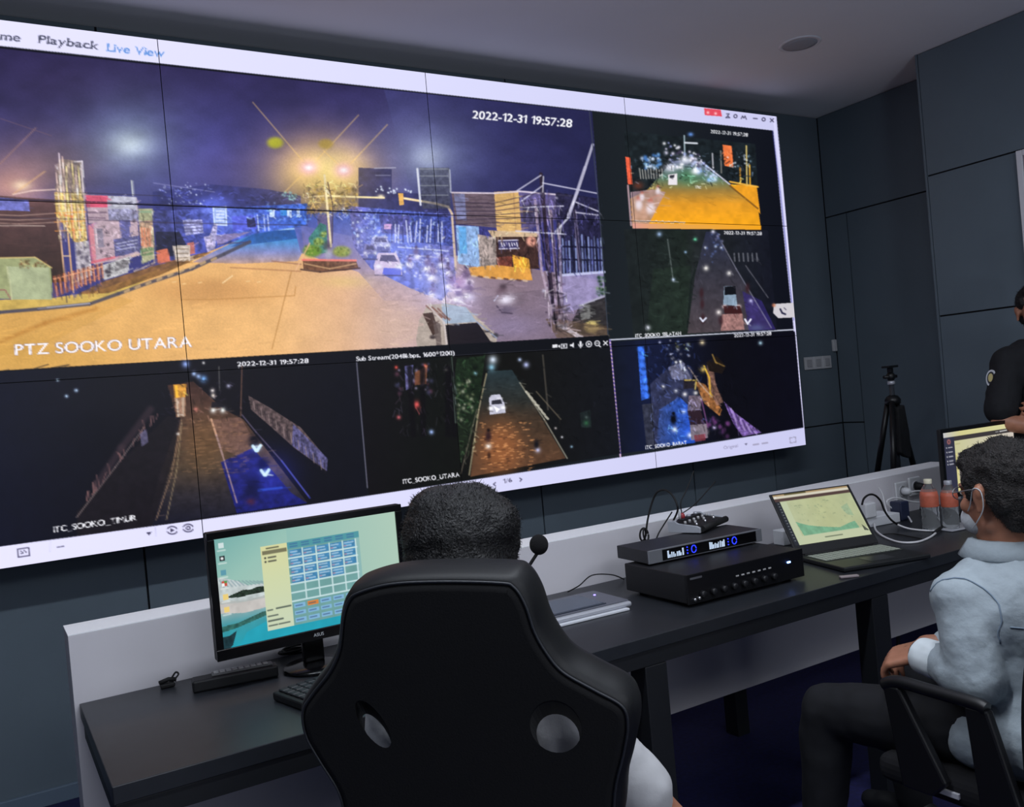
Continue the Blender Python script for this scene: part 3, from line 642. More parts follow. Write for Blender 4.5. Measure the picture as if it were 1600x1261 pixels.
    C.poly([(1044, 273), (1058, 271), (1058, 289), (1044, 289)], (226, 220, 226), 1); C.poly([(1046, 274), (1054, 273), (1053, 278), (1046, 278)], (50, 50, 60), 1)
    C.glow(1047, 262, 9, 6, (235, 230, 255), .8); C.glow(1071, 250, 10, 6, (235, 240, 255), .8); C.glow(1087, 268, 7, 5, (240, 240, 255), .9); C.glow(1112, 281, 7, 4, (110, 170, 250), .9)
    for x, y, q in ((1028, 298, 1), (998, 320, 1.5), (1016, 325, 1.7), (1003, 308, 1)):
        C.blot(x, y-6*q, 2.6*q, 3*q, (170, 80, 60), .8, 3); C.blot(x, y, 4*q, 6*q, (230, 220, 230), .9, 3)
    C.blot(997, 290, 8, 6, (130, 60, 40), .6); C.text('=', (1085, 296), (1095, 297), 8, (225, 225, 225), .9)
    for i in range(24): C.line([(992+i*3.3, 346-RNG.uniform(0, 3)+i*.15), (994+i*3.3, 345+i*.1)], 1.6, (225, 215, 215), .8)
    C.poly([(988, 349), (1189, 352), (1189, 359), (989, 357)], ramp((988, 0), (1189, 0), (0, (214, 150, 140)), (.3, (224, 160, 80)), (1, (236, 160, 30))), 1)
    C.text('2022-12-31 19:57:28', (1110, 208), (1168, 213.5), 5.4, (235, 235, 240), .95, bold=.2)
    C.glow(1079, 210, 4, 3, (90, 140, 230), .9)
    # ================= right middle view =================
    v3 = [(975, 358), (1200, 360), (1214, 516), (990, 528)]
    C.poly(v3, ramp((975, 0), (1210, 0), (0, (26, 31, 33)), (.4, (28, 36, 32)), (.48, (34, 38, 40)), (1, (20, 22, 34))), .95, .2, 10)
    C.poly([(1103, 362), (1120, 362), (1142, 410), (1206, 514), (1074, 521), (1086, 430)], ramp((0, 360), (0, 520), (0, (44, 48, 74)), (.35, (50, 50, 62)), (1, (76, 66, 72))), .9, .15, 8)
    C.poly([(1160, 455), (1190, 470), (1212, 515), (1170, 517)], (50, 40, 110), .7, .2, 8); C.poly([(1020, 420), (1080, 415), (1072, 520), (1010, 522)], (34, 46, 38), .6, .35, 9)
    C.line([(1090, 410), (1080, 440), (1073, 520)], 1.6, (20, 28, 26), .8); C.line([(1128, 380), (1150, 420), (1180, 470), (1205, 512)], 1.6, (150, 148, 170), .6); C.line([(1165, 415), (1200, 465)], 1.4, (120, 120, 130), .6)
    C.line([(1043, 374), (1052, 440)], 1.5, (110, 120, 120), .7)
    for x, y, q, c in ((1103, 419, 3.6, (255, 250, 240)), (1139, 427, 3.2, (255, 250, 245)), (1052, 437, 2.4, (190, 210, 255)), (1071, 394, 1.8, (150, 190, 240)), (1102, 387, 1.8, (235, 240, 255)), (1118, 385, 1.8, (220, 235, 255)), (1127, 387, 1.8, (225, 235, 255)), (1012, 512, 3.4, (235, 235, 255)), (1123, 488, 3.6, (255, 245, 240)), (1173, 470, 2.6, (200, 200, 255)), (1086, 374, 2.6, (90, 220, 160)), (1030, 366, 3.4, (150, 180, 230)), (1114, 362, 2.6, (240, 240, 255))):
        C.glow(x, y, q, q, c, .95, 1.6)
    C.poly([(1131, 447), (1148, 447), (1152, 478), (1130, 476)], (128, 148, 168), 1, .1, 5); C.poly([(1132, 448), (1149, 447), (1150, 460), (1132, 461)], (16, 18, 24), 1); C.glow(1132, 479, 3.6, 3, (255, 220, 220), .95); C.glow(1154, 479, 3.6, 3, (255, 220, 220), .95)
    C.poly([(1130, 478), (1156, 478), (1160, 490), (1132, 490)], (56, 24, 26), .9); C.poly([(1128, 491), (1160, 490), (1163, 515), (1126, 517)], (158, 116, 112), .9, .25, 4)
    for x, y in ((1096, 458), (1097, 475), (1098, 498), (1126, 500), (1168, 450)): C.blot(x, y, 3.4, 8, (54, 30, 36), .85, 3)
    C.line([(1094, 497), (1098, 502), (1103, 497)], 2.6, (220, 225, 245), .9); C.line([(1164, 499), (1168, 506), (1173, 499)], 2.6, (235, 235, 250), .95); C.blot(1182, 512, 12, 5, (84, 94, 134), .7)
    for i in range(6): C.line([(1147+i*7, 396), (1148+i*7, 408)], 2, (120, 122, 132), .7)
    C.dots(24, [(1105, 362), (1125, 362), (1135, 410), (1098, 410)], [(90, 110, 170), (140, 140, 180)], (1, 2.2), .6, 51)
    C.text('2022-12-31 19:57:28', (1131, 366), (1190, 367.5), 5.2, (235, 235, 240), .95, bold=.2)
    C.text('ITC_SOOKO_SELATAN', (993, 527.5), (1064, 523.5), 5.6, (238, 238, 245), .98, bold=.25)
    C.poly([(1209, 475), (1240, 473), (1242, 496), (1216, 497), (1208, 489)], (200, 196, 202), 1); C.blot(1209, 477, 3, 3, (190, 120, 90), .9, 3); C.line([(1219, 483), (1222, 489), (1227, 491)], 2.6, (40, 40, 66), 1); C.line([(1225, 481), (1228, 484)], 1.2, (70, 70, 90), .9)
    # ================= lower right view =================
    v4 = [(955, 534), (1242, 518), (1255, 668), (970, 709)]
    C.poly(v4, ramp((955, 0), (1250, 0), (0, (16, 20, 32)), (.2, (20, 26, 54)), (.6, (10, 10, 18)), (1, (10, 10, 22))), 1, .1, 12)
    C.poly([(1016, 600), (1060, 560), (1080, 575), (1096, 690), (1020, 696)], (46, 50, 78), .95, .3, 7); C.poly([(1030, 640), (1062, 620), (1082, 640), (1086, 692), (1026, 698)], ramp((1026, 0), (1086, 0), (0, (50, 66, 116)), (.5, (44, 80, 170)), (1, (40, 90, 220))), .9, .3, 5)
    C.poly([(996, 542), (1006, 541), (1013, 622), (1002, 626)], (50, 100, 214), .85, .6, 5); C.poly([(1003, 632), (1020, 630), (1022, 696), (1010, 698)], (54, 56, 70), .8, .4, 5)
    for i in range(7): C.blot(1000+i*1.8, 546+i*12, 4.4, 4.4, (70, 130, 255), .8, 3)
    C.poly([(1044, 574), (1068, 566), (1082, 596), (1050, 592)], (124, 124, 150), .7, .4, 5)
    C.poly([(1086, 596), (1102, 600), (1112, 618), (1128, 640), (1124, 650), (1100, 630), (1092, 612)], (150, 98, 56), .95, .4, 4)
    C.poly([(1104, 570), (1114, 572), (1118, 600), (1130, 628), (1120, 634), (1106, 606)], (120, 88, 76), .9, .5, 4); C.line([(1100, 572), (1108, 590), (1110, 620)], 2.4, (224, 176, 60), .9)
    C.poly([(1103, 566), (1120, 556), (1134, 572), (1128, 584), (1108, 580)], (26, 20, 18), 1); C.line([(1113, 554), (1118, 566), (1132, 572)], 2, (150, 120, 60), .8)
    C.poly([(1130, 626), (1150, 646), (1190, 676), (1160, 682), (1146, 662)], (124, 96, 168), .95, .45, 4)
    for i in range(8): C.line([(1136+i*6, 632+i*6), (1150+i*4.6, 668+i*1.5)], 1.6, (170, 150, 200) if i % 2 else (60, 44, 90), .8)
    C.line([(1076, 574), (1094, 600), (1112, 620)], 2, (190, 170, 160), .6)
    for x, y, q, c in ((1070, 616, 3, (255, 250, 245)), (1087, 614, 3, (255, 250, 245)), (1094, 624, 3, (255, 235, 225)), (1056, 566, 2, (255, 255, 255)), (1063, 565, 2, (255, 255, 255)), (1056, 611, 2.4, (235, 240, 255)), (1036, 604, 2.4, (235, 235, 240)), (1097, 535, 3.6, (230, 210, 160)), (1054, 671, 3.6, (250, 245, 240)), (1102, 675, 3.8, (255, 245, 235)), (1078, 680, 3.8, (235, 235, 255)), (1068, 643, 3, (225, 235, 255)), (1188, 536, 2.8, (170, 210, 230)), (1098, 577, 4, (226, 190, 80)), (1116, 668, 2.6, (220, 200, 255))):
        C.glow(x, y, q, q, c, .95, 1.6)
    C.poly([(1076, 618), (1094, 618), (1096, 642), (1074, 642)], (110, 96, 110), .9, .2, 4); C.poly([(1074, 642), (1094, 640), (1102, 662), (1078, 664)], (44, 30, 40), 1); C.poly([(1078, 664), (1104, 662), (1106, 684), (1080, 688)], (128, 116, 128), .95, .2, 5); C.poly([(1084, 680), (1102, 678), (1102, 688), (1086, 690)], (120, 50, 60), .8)
    C.blot(1052, 655, 5, 8, (8, 10, 20), 1, 4); C.blot(1052, 646, 3, 3, (8, 10, 20), 1, 4); C.poly([(1068, 592), (1086, 594), (1088, 606), (1068, 608)], (36, 32, 40), .95); C.line([(1070, 594), (1088, 594), (1086, 608)], 2, (220, 190, 90), .8)
    for i in range(14): C.blot(RNG.uniform(1106, 1140), RNG.uniform(640, 684), 3.4, 4, [(70, 40, 80), (110, 60, 120), (30, 24, 44)][i % 3], .8, 3)
    C.line([(1096, 625), (1106, 668)], 2, (150, 90, 150), .6)
    C.dots(26, [(1030, 532), (1075, 530), (1078, 560), (1030, 560)], [(150, 150, 80), (120, 140, 190), (190, 190, 210), (40, 40, 70)], (1, 2.4), .7, 61)
    C.text('2022-12-31 19:57:28', (1147, 527), (1205, 523.5), 5.2, (238, 238, 245), .98, bold=.2)
    C.text('ITC_SOOKO_BARAT', (1009, 702), (1073, 694), 5.6, (238, 238, 245), .98, bold=.25)
    # ================= lower middle view =================
    v5 = [(560, 566), (953, 541), (969, 709), (576, 775)]
    C.poly(v5, ramp((560, 0), (960, 0), (0, (14, 12, 16)), (.3, (14, 16, 14)), (.6, (16, 16, 14)), (1, (18, 20, 26))), 1, .1, 10)
    C.poly([(762, 580), (800, 578), (884, 716), (735, 745), (745, 650)], ramp((0, 575), (0, 745), (0, (36, 50, 56)), (.3, (40, 42, 40)), (.45, (60, 48, 38)), (1, (92, 62, 44))), 1, .15, 8)
    C.blot(782, 700, 34, 42, (150, 92, 54), .85, 3)
    for i in range(170):
        x = RNG.uniform(750, 830); y = RNG.uniform(660, 738); C.line([(x, y), (x+RNG.uniform(2, 6), y-.4)], 1.3, (216, 150, 96) if i % 3 else (70, 44, 32), .6)
    C.poly([(714, 560), (758, 556), (744, 660), (716, 662), (708, 600)], (24, 38, 24), .9, .5, 6); C.poly([(715, 652), (744, 646), (734, 700), (718, 720)], (26, 36, 24), .8, .3, 7)
    C.dots(60, [(712, 600), (738, 590), (740, 655), (712, 660)], [(110, 120, 90), (40, 70, 40), (190, 190, 170), (20, 30, 20)], (1.4, 3), .7, 71)
    C.dots(40, [(616, 570), (680, 568), (672, 618), (620, 620)], [(60, 60, 90), (150, 140, 170), (26, 20, 30), (100, 60, 80)], (1.6, 4), .7, 72)
    C.poly([(648, 582), (668, 570), (666, 600), (648, 602)], (150, 90, 60), .6, .3, 4); C.poly([(632, 572), (646, 570), (642, 606), (634, 610)], (120, 120, 190), .6, .4, 4)
    for x, y, q, c in ((619, 574, 2.4, (230, 80, 70)), (664, 572, 3, (240, 110, 90)), (651, 632, 5, (230, 80, 80)), (623, 652, 3, (200, 90, 100)), (674, 675, 3.4, (160, 190, 255)), (743, 583, 2.4, (150, 210, 230)), (770, 562, 6, (220, 235, 255)), (768, 574, 5, (130, 190, 220)), (812, 562, 2.6, (190, 210, 255)), (822, 570, 4, (190, 200, 255)), (763, 697, 4, (255, 250, 245)), (840, 703, 3.6, (190, 200, 255)), (916, 661, 3.6, (80, 235, 120)), (916, 652, 2, (190, 220, 210)), (878, 683, 1.6, (230, 230, 240)), (868, 669, 1.6, (210, 200, 200)), (698, 578, 2, (220, 215, 200)), (893, 698, 1.8, (140, 180, 210))):
        C.glow(x, y, q, q, c, .95, 1.6)
    for x in (640, 660, 700, 706): C.line([(x, 575), (x+RNG.uniform(-6, 6), 680)], 7, (10, 8, 12), .8, 2)
    C.line([(705, 555), (712, 660)], 3, (60, 72, 66), .8)
    C.line([(760, 584), (748, 640), (733, 742)], 2, (170, 160, 130), .7); C.line([(745, 640), (720, 740)], 1.6, (110, 100, 90), .6); C.line([(812, 598), (850, 655), (886, 716)], 2, (160, 156, 140), .7)
    for i in range(7): C.line([(822+i*5, 612+i*6.4), (826+i*5, 616+i*6.4)], 3.4, (200, 196, 180), .8)
    C.line([(848, 555), (856, 640)], 2.4, (70, 66, 60), .8); C.line([(838, 612), (876, 655)], 2, (110, 100, 84), .6)
    C.poly([(764, 622), (768, 617), (781, 616), (788, 630), (790, 645), (765, 648)], (186, 186, 204), 1, .1, 5); C.poly([(768, 626), (782, 624), (785, 631), (768, 632)], (44, 44, 54), 1); C.glow(767, 638, 4, 3, (255, 255, 255), .9); C.glow(786, 637, 4, 3, (255, 255, 255), .9)
    C.poly([(771, 634), (776, 645), (779, 641), (783, 640)], (250, 250, 255), .95)
    C.blot(763, 682, 5, 9, (44, 26, 30), .95, 3); C.blot(763, 672, 2.6, 3, (20, 14, 16), .9, 3); C.blot(764, 712, 3, 6, (40, 24, 20), .8, 3); C.blot(838, 694, 4, 7, (14, 14, 22), .9, 3)
    C.poly([(906, 645), (922, 640), (924, 668), (908, 668)], (30, 40, 40), .7, .3, 4)
    C.text('Sub Stream(2048kbps, 1600*1200)', (557, 564), (710, 554.5), 6.6, (232, 232, 240), .98, bold=.3)
    C.text('ITC_SOOKO_UTARA', (630, 756), (718, 744.5), 7, (240, 240, 248), .98, bold=.3)
    for i, (x, y) in enumerate(((868, 541), (881, 540), (894.5, 539.3), (907, 538.6), (920, 537.6), (933, 537))):
        w = (225, 225, 232)
        if i == 0: C.poly([(863, 538.5), (871, 538), (871, 543), (863, 543.5)], w); C.poly([(872, 540), (875, 538.5), (875, 543.5), (872, 542)], w)
        if i == 1: C.line([(877, 538), (885.5, 537.5), (885.5, 543.5), (877, 544), (877, 538)], 1.1, w); C.blot(x, y+.6, 2, 2, w, 1, 5)
        if i == 2: C.poly([(890.5, 538), (893, 538), (896.5, 535), (896.5, 543.5), (893, 541), (890.5, 541)], w)
        if i == 3: C.line([(907, 534.5), (907, 539)], 3, w); C.line([(903.5, 538), (905, 541), (909, 541), (910.5, 537.5)], 1, w); C.line([(907, 541), (907, 544)], 1.2, w)
        if i == 4: C.line([(x+4.3*math.cos(a), y+4.3*math.sin(a)) for a in np.linspace(0, 6.3, 13)], 1.2, w); C.poly([(918.6, 535.3), (923, 537.6), (918.6, 540)], w)
        if i == 5: C.line([(x+3.8*math.cos(a), y-.6+3.8*math.sin(a)) for a in np.linspace(0, 6.3, 13)], 1.2, w); C.line([(936, 540), (938.5, 542.5)], 1.6, w); C.line([(931, 536.4), (935, 536.2)], 1, w)
    C.line([(943, 533), (949, 539)], 1.4, (230, 230, 236)); C.line([(949, 533), (943, 539)], 1.4, (230, 230, 236))
    # ================= lower left view =================
    v6 = [(-380, 602), (0, 581), (555, 567), (572, 775), (0, 855), (-200, 885)]
    C.poly([(-380, 602), (0, 581), (555, 550), (572, 776), (300, 820), (0, 862), (-380, 920)], ramp((0, 0), (570, 0), (0, (13, 15, 32)), (.3, (12, 12, 22)), (.6, (14, 12, 20)), (1, (14, 15, 24))), 1, .08, 14)
    C.poly([(262, 602), (302, 596), (350, 640), (380, 655), (480, 785), (230, 822), (250, 740), (278, 660)], ramp((0, 600), (0, 815), (0, (58, 38, 34)), (.3, (80, 58, 48)), (.6, (72, 58, 46)), (.8, (40, 36, 42)), (1, (22, 22, 36))), 1, .2, 7)
    C.blot(318, 690, 36, 44, (120, 86, 50), .5, 2.4); C.poly([(330, 655), (376, 652), (398, 690), (385, 720), (345, 700)], (126, 92, 84), .55, .3, 5)
    C.poly([(345, 722), (395, 700), (455, 770), (480, 786), (370, 802)], (24, 28, 110), .85, .35, 8)
    C.poly([(120, 800), (190, 720), (262, 650), (282, 652), (270, 720), (238, 822), (120, 838)], (24, 20, 26), .85, .2, 9)
    for i in range(120):
        x = RNG.uniform(285, 385); y = RNG.uniform(655, 740); C.line([(x, y), (x+RNG.uniform(3, 9), y-.8)], 1.2, (160, 116, 84), .32)
    C.line([(284, 655), (268, 740), (244, 812)], 2, (140, 112, 90), .65); C.line([(284, 660), (276, 735), (260, 812)], 1.8, (150, 130, 100), .6)
    pts = [(330, 655), (338, 680), (348, 712), (358, 745), (370, 785)]
    for i, (a, b) in enumerate(zip(pts[:-1], pts[1:])): C.line([a, b], 3 if i < 2 else 2.2, (220, 170, 140) if i < 1 else (170, 140, 140), .75)
    C.line([(378, 648), (400, 675), (440, 720), (482, 775)], 2, (110, 100, 130), .6); C.line([(440, 720), (484, 778)], 2.4, (60, 70, 190), .6)
    C.poly([(388, 618), (420, 636), (470, 668), (512, 718), (510, 736), (460, 700), (420, 664), (392, 640)], (104, 86, 86), .8, .5, 4)
    C.poly([(458, 662), (512, 716), (511, 736), (456, 696)], (74, 78, 140), .6, .6, 4)
    for i in range(20): C.line([(396+i*5.8, 628+i*5), (398+i*5.8, 640+i*5.2)], 1.4, (40, 32, 40) if i % 2 else (150, 130, 130), .6)
    C.line([(378, 572), (376, 650)], 2, (110, 80, 66), .7); C.line([(342, 573), (343, 610)], 2, (90, 90, 90), .7)
    C.line([(225, 668), (180, 730), (120, 808)], 2.4, (120, 106, 106), .6); C.line([(235, 640), (190, 700), (150, 760)], 10, (60, 46, 54), .6, 4)
    for i in range(26):
        t = RNG.random(); x = 245-115*t; y = 650+135*t; C.line([(x+RNG.uniform(-8, 8), y-RNG.uniform(4, 14)), (x, y+4)], 2, (126, 92, 92), .5)
    C.poly([(219, 678), (228, 670), (232, 690), (222, 698)], (96, 92, 124), .8, .2, 4)
    C.poly([(271, 601), (291, 600), (290, 622), (274, 624)], (214, 150, 60), .95, .3, 4); C.poly([(273, 603), (278, 602), (279, 620), (275, 622)], (250, 190, 60), .9); C.poly([(272, 622), (290, 620), (290, 650), (276, 652)], (150, 114, 92), .9, .3, 4)
    C.line([(276, 624), (279, 650)], 3, (210, 190, 170), .8); C.line([(286, 622), (286, 650)], 3, (200, 180, 160), .7)
    for x, y, q, c in ((90, 594, 2, (190, 220, 240)), (104, 619, 2.4, (190, 220, 255)), (119, 610, 2.6, (190, 220, 255)), (290, 569, 5, (150, 180, 255)), (303, 584, 3.4, (170, 200, 255)), (318, 592, 5, (120, 180, 255)), (310, 588, 3.4, (150, 180, 240)), (318, 567, 2, (230, 230, 230)), (332, 610, 3, (250, 240, 235)), (333, 618, 3, (250, 235, 220)), (333, 641, 4, (245, 250, 250)), (348, 641, 4, (240, 250, 250)), (306, 640, 3, (240, 120, 110)), (278, 678, 2, (240, 235, 230)), (357, 603, 3, (170, 170, 200))):
        C.glow(x, y, q, q, c, .95, 1.6)
    C.poly([(331, 628), (346, 628), (350, 636), (330, 637)], (24, 22, 30), .9)
    for x, y in ((401, 700), (414, 738)):
        C.blot(x-4, y-12, 9, 11, (8, 8, 20), .9, 3); C.line([(x-6, y-3), (x-1, y+4), (x+1, y+4), (x+6, y-4)], 4.4, (190, 225, 250), .95, 1); C.glow(x, y, 7, 5, (140, 190, 255), .7)
    C.blot(395, 760, 14, 20, (10, 10, 22), .8, 3); C.line([(404, 766), (440, 762)], 3, (50, 90, 230), .6, 1.5); C.blot(392, 784, 7, 5, (90, 36, 44), .7)
    C.glow(420, 740, 40, 34, (20, 30, 160), .5, 2)
    C.text('2022-12-31 19:57:28', (371, 572.5), (482, 567), 7, (238, 238, 245), .98, bold=.3)
    C.text('ITC_SOOKO_TIMUR', (84, 832), (213, 813), 9, (238, 238, 245), .98, bold=.3)
    C.text('PTZ SOOKO UTARA', (24, 555), (300, 542), 17, (120, 100, 110), .8, bold=.9); C.text('PTZ SOOKO UTARA', (24, 555), (300, 542), 17, (248, 244, 250), 1, bold=.2)
    C.text('2022-12-31 19:57:28', (738, 185), (893, 199), 12.5, (90, 90, 110), .6, bold=.9); C.text('2022-12-31 19:57:28', (738, 185), (893, 199), 12.5, (244, 244, 250), 1, bold=.35)
    # ================= bars: writing =================
    # the lower bar under the three small views
    C.poly([(-380, 925), (0, 864), (0, 889), (-380, 950)], bar, 1)
    C.poly([(-380, 908), (0, 854), (314, 812), (480, 789), (724, 752), (1024, 706), (1256, 668), (1263, 698), (1024, 733), (724, 780), (314, 845), (0, 893), (-380, 955)], bar, 1)
    C.text('Home', (-33, 59), (31, 65), 12.5, (60, 62, 84), .95, bold=.45)
    C.text('Playback', (60, 67), (153, 77.5), 12.5, (60, 62, 84), .95, bold=.45)
    C.text('Live View', (167, 80), (256, 89.5), 12.5, (84, 138, 214), .95, bold=.45)
    C.poly([(1100, 169), (1126, 171.5), (1128, 182), (1101, 180)], (220, 74, 90), 1); C.blot(1106, 176, 2, 2, (255, 220, 220), .9); C.blot(1118, 177.4, 2, 2, (255, 220, 220), .9)
    for x, y, k in ((1137, 181, 0), (1149, 181.6, 1), (1162, 183.4, 2), (1180, 185, 3), (1193, 186.6, 1), (1206, 188, 4)):
        c = (60, 58, 84)
        if k == 0: C.line([(x-2, y-3), (x+2, y-3), (x, y), (x+3, y+3), (x-3, y+3), (x, y)], 1.2, c, .9)
        if k == 1: C.line([(x+2.6*math.cos(a), y+2.6*math.sin(a)) for a in np.linspace(0, 6.3, 9)], 1.2, c, .9)
        if k == 2: C.line([(x-4, y+2), (x-2, y-2), (x, y+1), (x+2, y-2), (x+4, y+3)], 1.3, c, .9)
        if k == 3: C.line([(x-3, y), (x+3, y+.5)], 1.5, c, .9)
        if k == 4: C.line([(x-2.5, y-2.5), (x+2.5, y+2.5)], 1.4, c, .9); C.line([(x+2.5, y-2.5), (x-2.5, y+2.5)], 1.4, c, .9)
    d = (64, 60, 90)
    C.line([(28, 858), (44, 855.5), (46, 858), (46, 868), (29, 870.5), (28, 858)], 1.6, d, .9); C.line([(33, 861), (36, 864), (33, 865)], 1.3, d); C.line([(38, 860), (41, 863)], 1.3, d)
    C.line([(90, 855), (94, 854.4)], 1.6, d, .8); C.line([(96, 854), (100, 853.4)], 1.6, d, .8); C.line([(78, 846), (79, 862)], .8, (160, 156, 190), .8); C.line([(242, 824), (243, 838)], .8, (160, 156, 190), .8)
    C.poly([(228, 832), (237, 831), (233, 836.5)], d)
    for x, y, k in ((269, 828.5, 0), (294, 825, 1)):
        for a0 in (0.35, 3.5): C.line([(x+8*math.cos(a), y+6*math.sin(a)) for a in np.linspace(a0, a0+2.4, 9)], 1.6, d, .9)
        if k == 0: C.poly([(x-2.5, y-3.2), (x+4, y), (x-2.5, y+3.2)], d)
        else: C.line([(x+3*math.cos(a), y+2.6*math.sin(a)) for a in np.linspace(0, 6.3, 9)], 1.6, d, .9)
    C.text('1/6', (787, 755), (800, 753), 6.5, (80, 76, 104), .9, bold=.3); C.line([(774, 754), (771, 756.6), (774, 759)], 1.4, d, .9); C.line([(812, 747), (815, 749), (812.6, 752)], 1.4, d, .9)
    C.text('Original', (1131, 702), (1153, 698.5), 5, (130, 126, 154), .85); C.poly([(1163, 693), (1168, 692.4), (1166, 696)], (110, 106, 134)); C.line([(1177, 695), (1185, 693.8)], 2.4, (150, 146, 172), .8); C.line([(1191, 693), (1199, 691.8)], 2.4, (150, 146, 172), .8)
    for x, y, sx, sy in ((1235, 685, 1, 1), (1242, 684, -1, 1), (1235.6, 691, 1, -1), (1242.4, 690, -1, -1)): C.line([(x+2.6*sx, y-1*sy), (x-sx, y-sy), (x-sx, y+2*sy)], 1.1, (140, 136, 160), .85)
    J([(985, 245), (1176, 235), (1178, 288), (985, 296)], 260, 5, 1.4, .9, .55, (.4, .9), 121, (60, 70, 90))
    J([(1000, 300), (1160, 300), (1165, 342), (1000, 342)], 80, 12, 1.8, .12, .5, (.1, .3), 122)
    J([(990, 365), (1090, 365), (1078, 515), (1000, 520)], 220, 7, 1.8, .5, .5, (.6, .8), 123)
    J([(1095, 365), (1200, 380), (1205, 510), (1080, 515)], 200, 7, 1.5, .4, .45, (1.2, .5), 124)
    J([(998, 540), (1085, 536), (1120, 680), (1020, 692)], 380, 7, 1.5, .7, .55, (1.2, .6), 125, (40, 60, 110))
    J([(1086, 560), (1130, 560), (1190, 670), (1120, 680)], 160, 8, 1.5, .6, .5, (1.1, .4), 126)
    J([(610, 568), (710, 562), (720, 650), (620, 690)], 160, 10, 1.8, .8, .5, (1.4, .4), 127, (40, 34, 50))
    J([(712, 560), (758, 558), (740, 720), (718, 720)], 160, 6, 1.8, .8, .5, (.8, 1), 128, (30, 44, 30))
    J([(745, 590), (815, 588), (880, 715), (738, 740)], 200, 8, 1.5, .5, .4, (.0, .2), 129)
    J([(830, 560), (940, 560), (950, 700), (890, 710)], 120, 7, 1.6, .6, .4, (.8, .6), 130)
    J([(255, 640), (385, 640), (460, 780), (240, 815)], 320, 12, 1.6, .35, .4, (-.08, .12), 131)
    J([(240, 575), (380, 570), (390, 650), (250, 660)], 130, 7, 1.5, .8, .4, (.6, .8), 132, (40, 36, 50))
    C.soften(1)
    return C
# ------------------------------------------------------------ the room
M_wall = mat('wall_panel', rgb(94, 107, 117), 0.75, noise=0.05, nscale=3, bump=0.03, bscale=200)
M_groove = mat('wall_groove', rgb(18, 20, 26), 0.9)
M_ceil = mat('ceiling_paint', rgb(238, 238, 243), 0.85, noise=0.02, nscale=2)
M_floor = mat('floor_carpet', rgb(14, 16, 66), 0.85, noise=0.35, nscale=60, bump=0.3, bscale=300)
M_skirt = mat('skirting', rgb(96, 112, 128), 0.5)
def struct(name, mb, mats): return tag(mb.build(name, mats), kind='structure')
struct('floor', MB().box((-7, -8, -.05), (.9, .3, 0)), M_floor)
struct('ceiling', MB().box((-7, -8, 3.15), (.9, .3, 3.25)), M_ceil)
GZ = (0.05, 0.277, 1.066, 1.68, 2.466, 3.15)
def panels(mb, axis, pos, a, b, zs, verts, out, g=.0045, th=.012):
    """cladding boards between vertical joints verts and horizontal joints zs, standing th proud of the backing"""
    vs = [a]+list(verts)+[b]
    for i in range(len(vs)-1):
        for j in range(len(zs)-1):
            p, q = vs[i]+g, vs[i+1]-g; z0, z1 = zs[j]+g, zs[j+1]-g
            if axis == 'y': mb.box((p, min(pos, pos+out*th), z0), (q, max(pos, pos+out*th), z1), mi=0)
            else: mb.box((min(pos, pos+out*th), p, z0), (max(pos, pos+out*th), q, z1), mi=0)
# back wall behind the display (face at y = 0.22)
w = MB(); w.box((-7, .232, 0), (.9, .30, 3.15), mi=1)
panels(w, 'y', .232, -7, .64, (0.0, 1.066, 3.149), (-4.95, -3.843, -1.84, -.746, -.05), -1)
struct('wall_back', w, [M_wall, M_groove])
struct('baseboard_back', MB().box((-7, .20, 0), (.64, .219, .062), .003), M_skirt)
# right wall, set back beside the display (face at x = 0.64), with a flush service door
w = MB(); w.box((.652, -.80, 0), (.9, .232, 3.15), mi=1)
panels(w, 'x', .652, -.79, .219, (2.466, 3.149), (), -1); panels(w, 'x', .652, .05, .219, (0.0, 1.066, 2.466), (), -1)
struct('wall_right_recess', w, [M_wall, M_groove])
d = MB().box((.638, -.785, .004), (.651, .046, 2.461), .002)
door = struct('door_1', d, M_wall)
# right wall, nearer part (face at x = 0.245)
w = MB(); w.box((.257, -8, 0), (.652, -.80, 3.15), mi=1)
panels(w, 'x', .257, -8, -.80, (0, .892, 1.68, 2.466, 3.149), (-3.2, -5.6), -1)
w.box((.245, -.80, 0), (.9, -.787, 3.149), mi=0)
struct('wall_right', w, [M_wall, M_groove])
struct('wall_left', MB().box((-7.1, -8, 0), (-7, .3, 3.15)), M_wall)
struct('wall_front', MB().box((-7, -8.1, 0), (.9, -8, 3.15)), mat('wall_paint', rgb(120, 126, 132), .8, noise=.03, nscale=3))

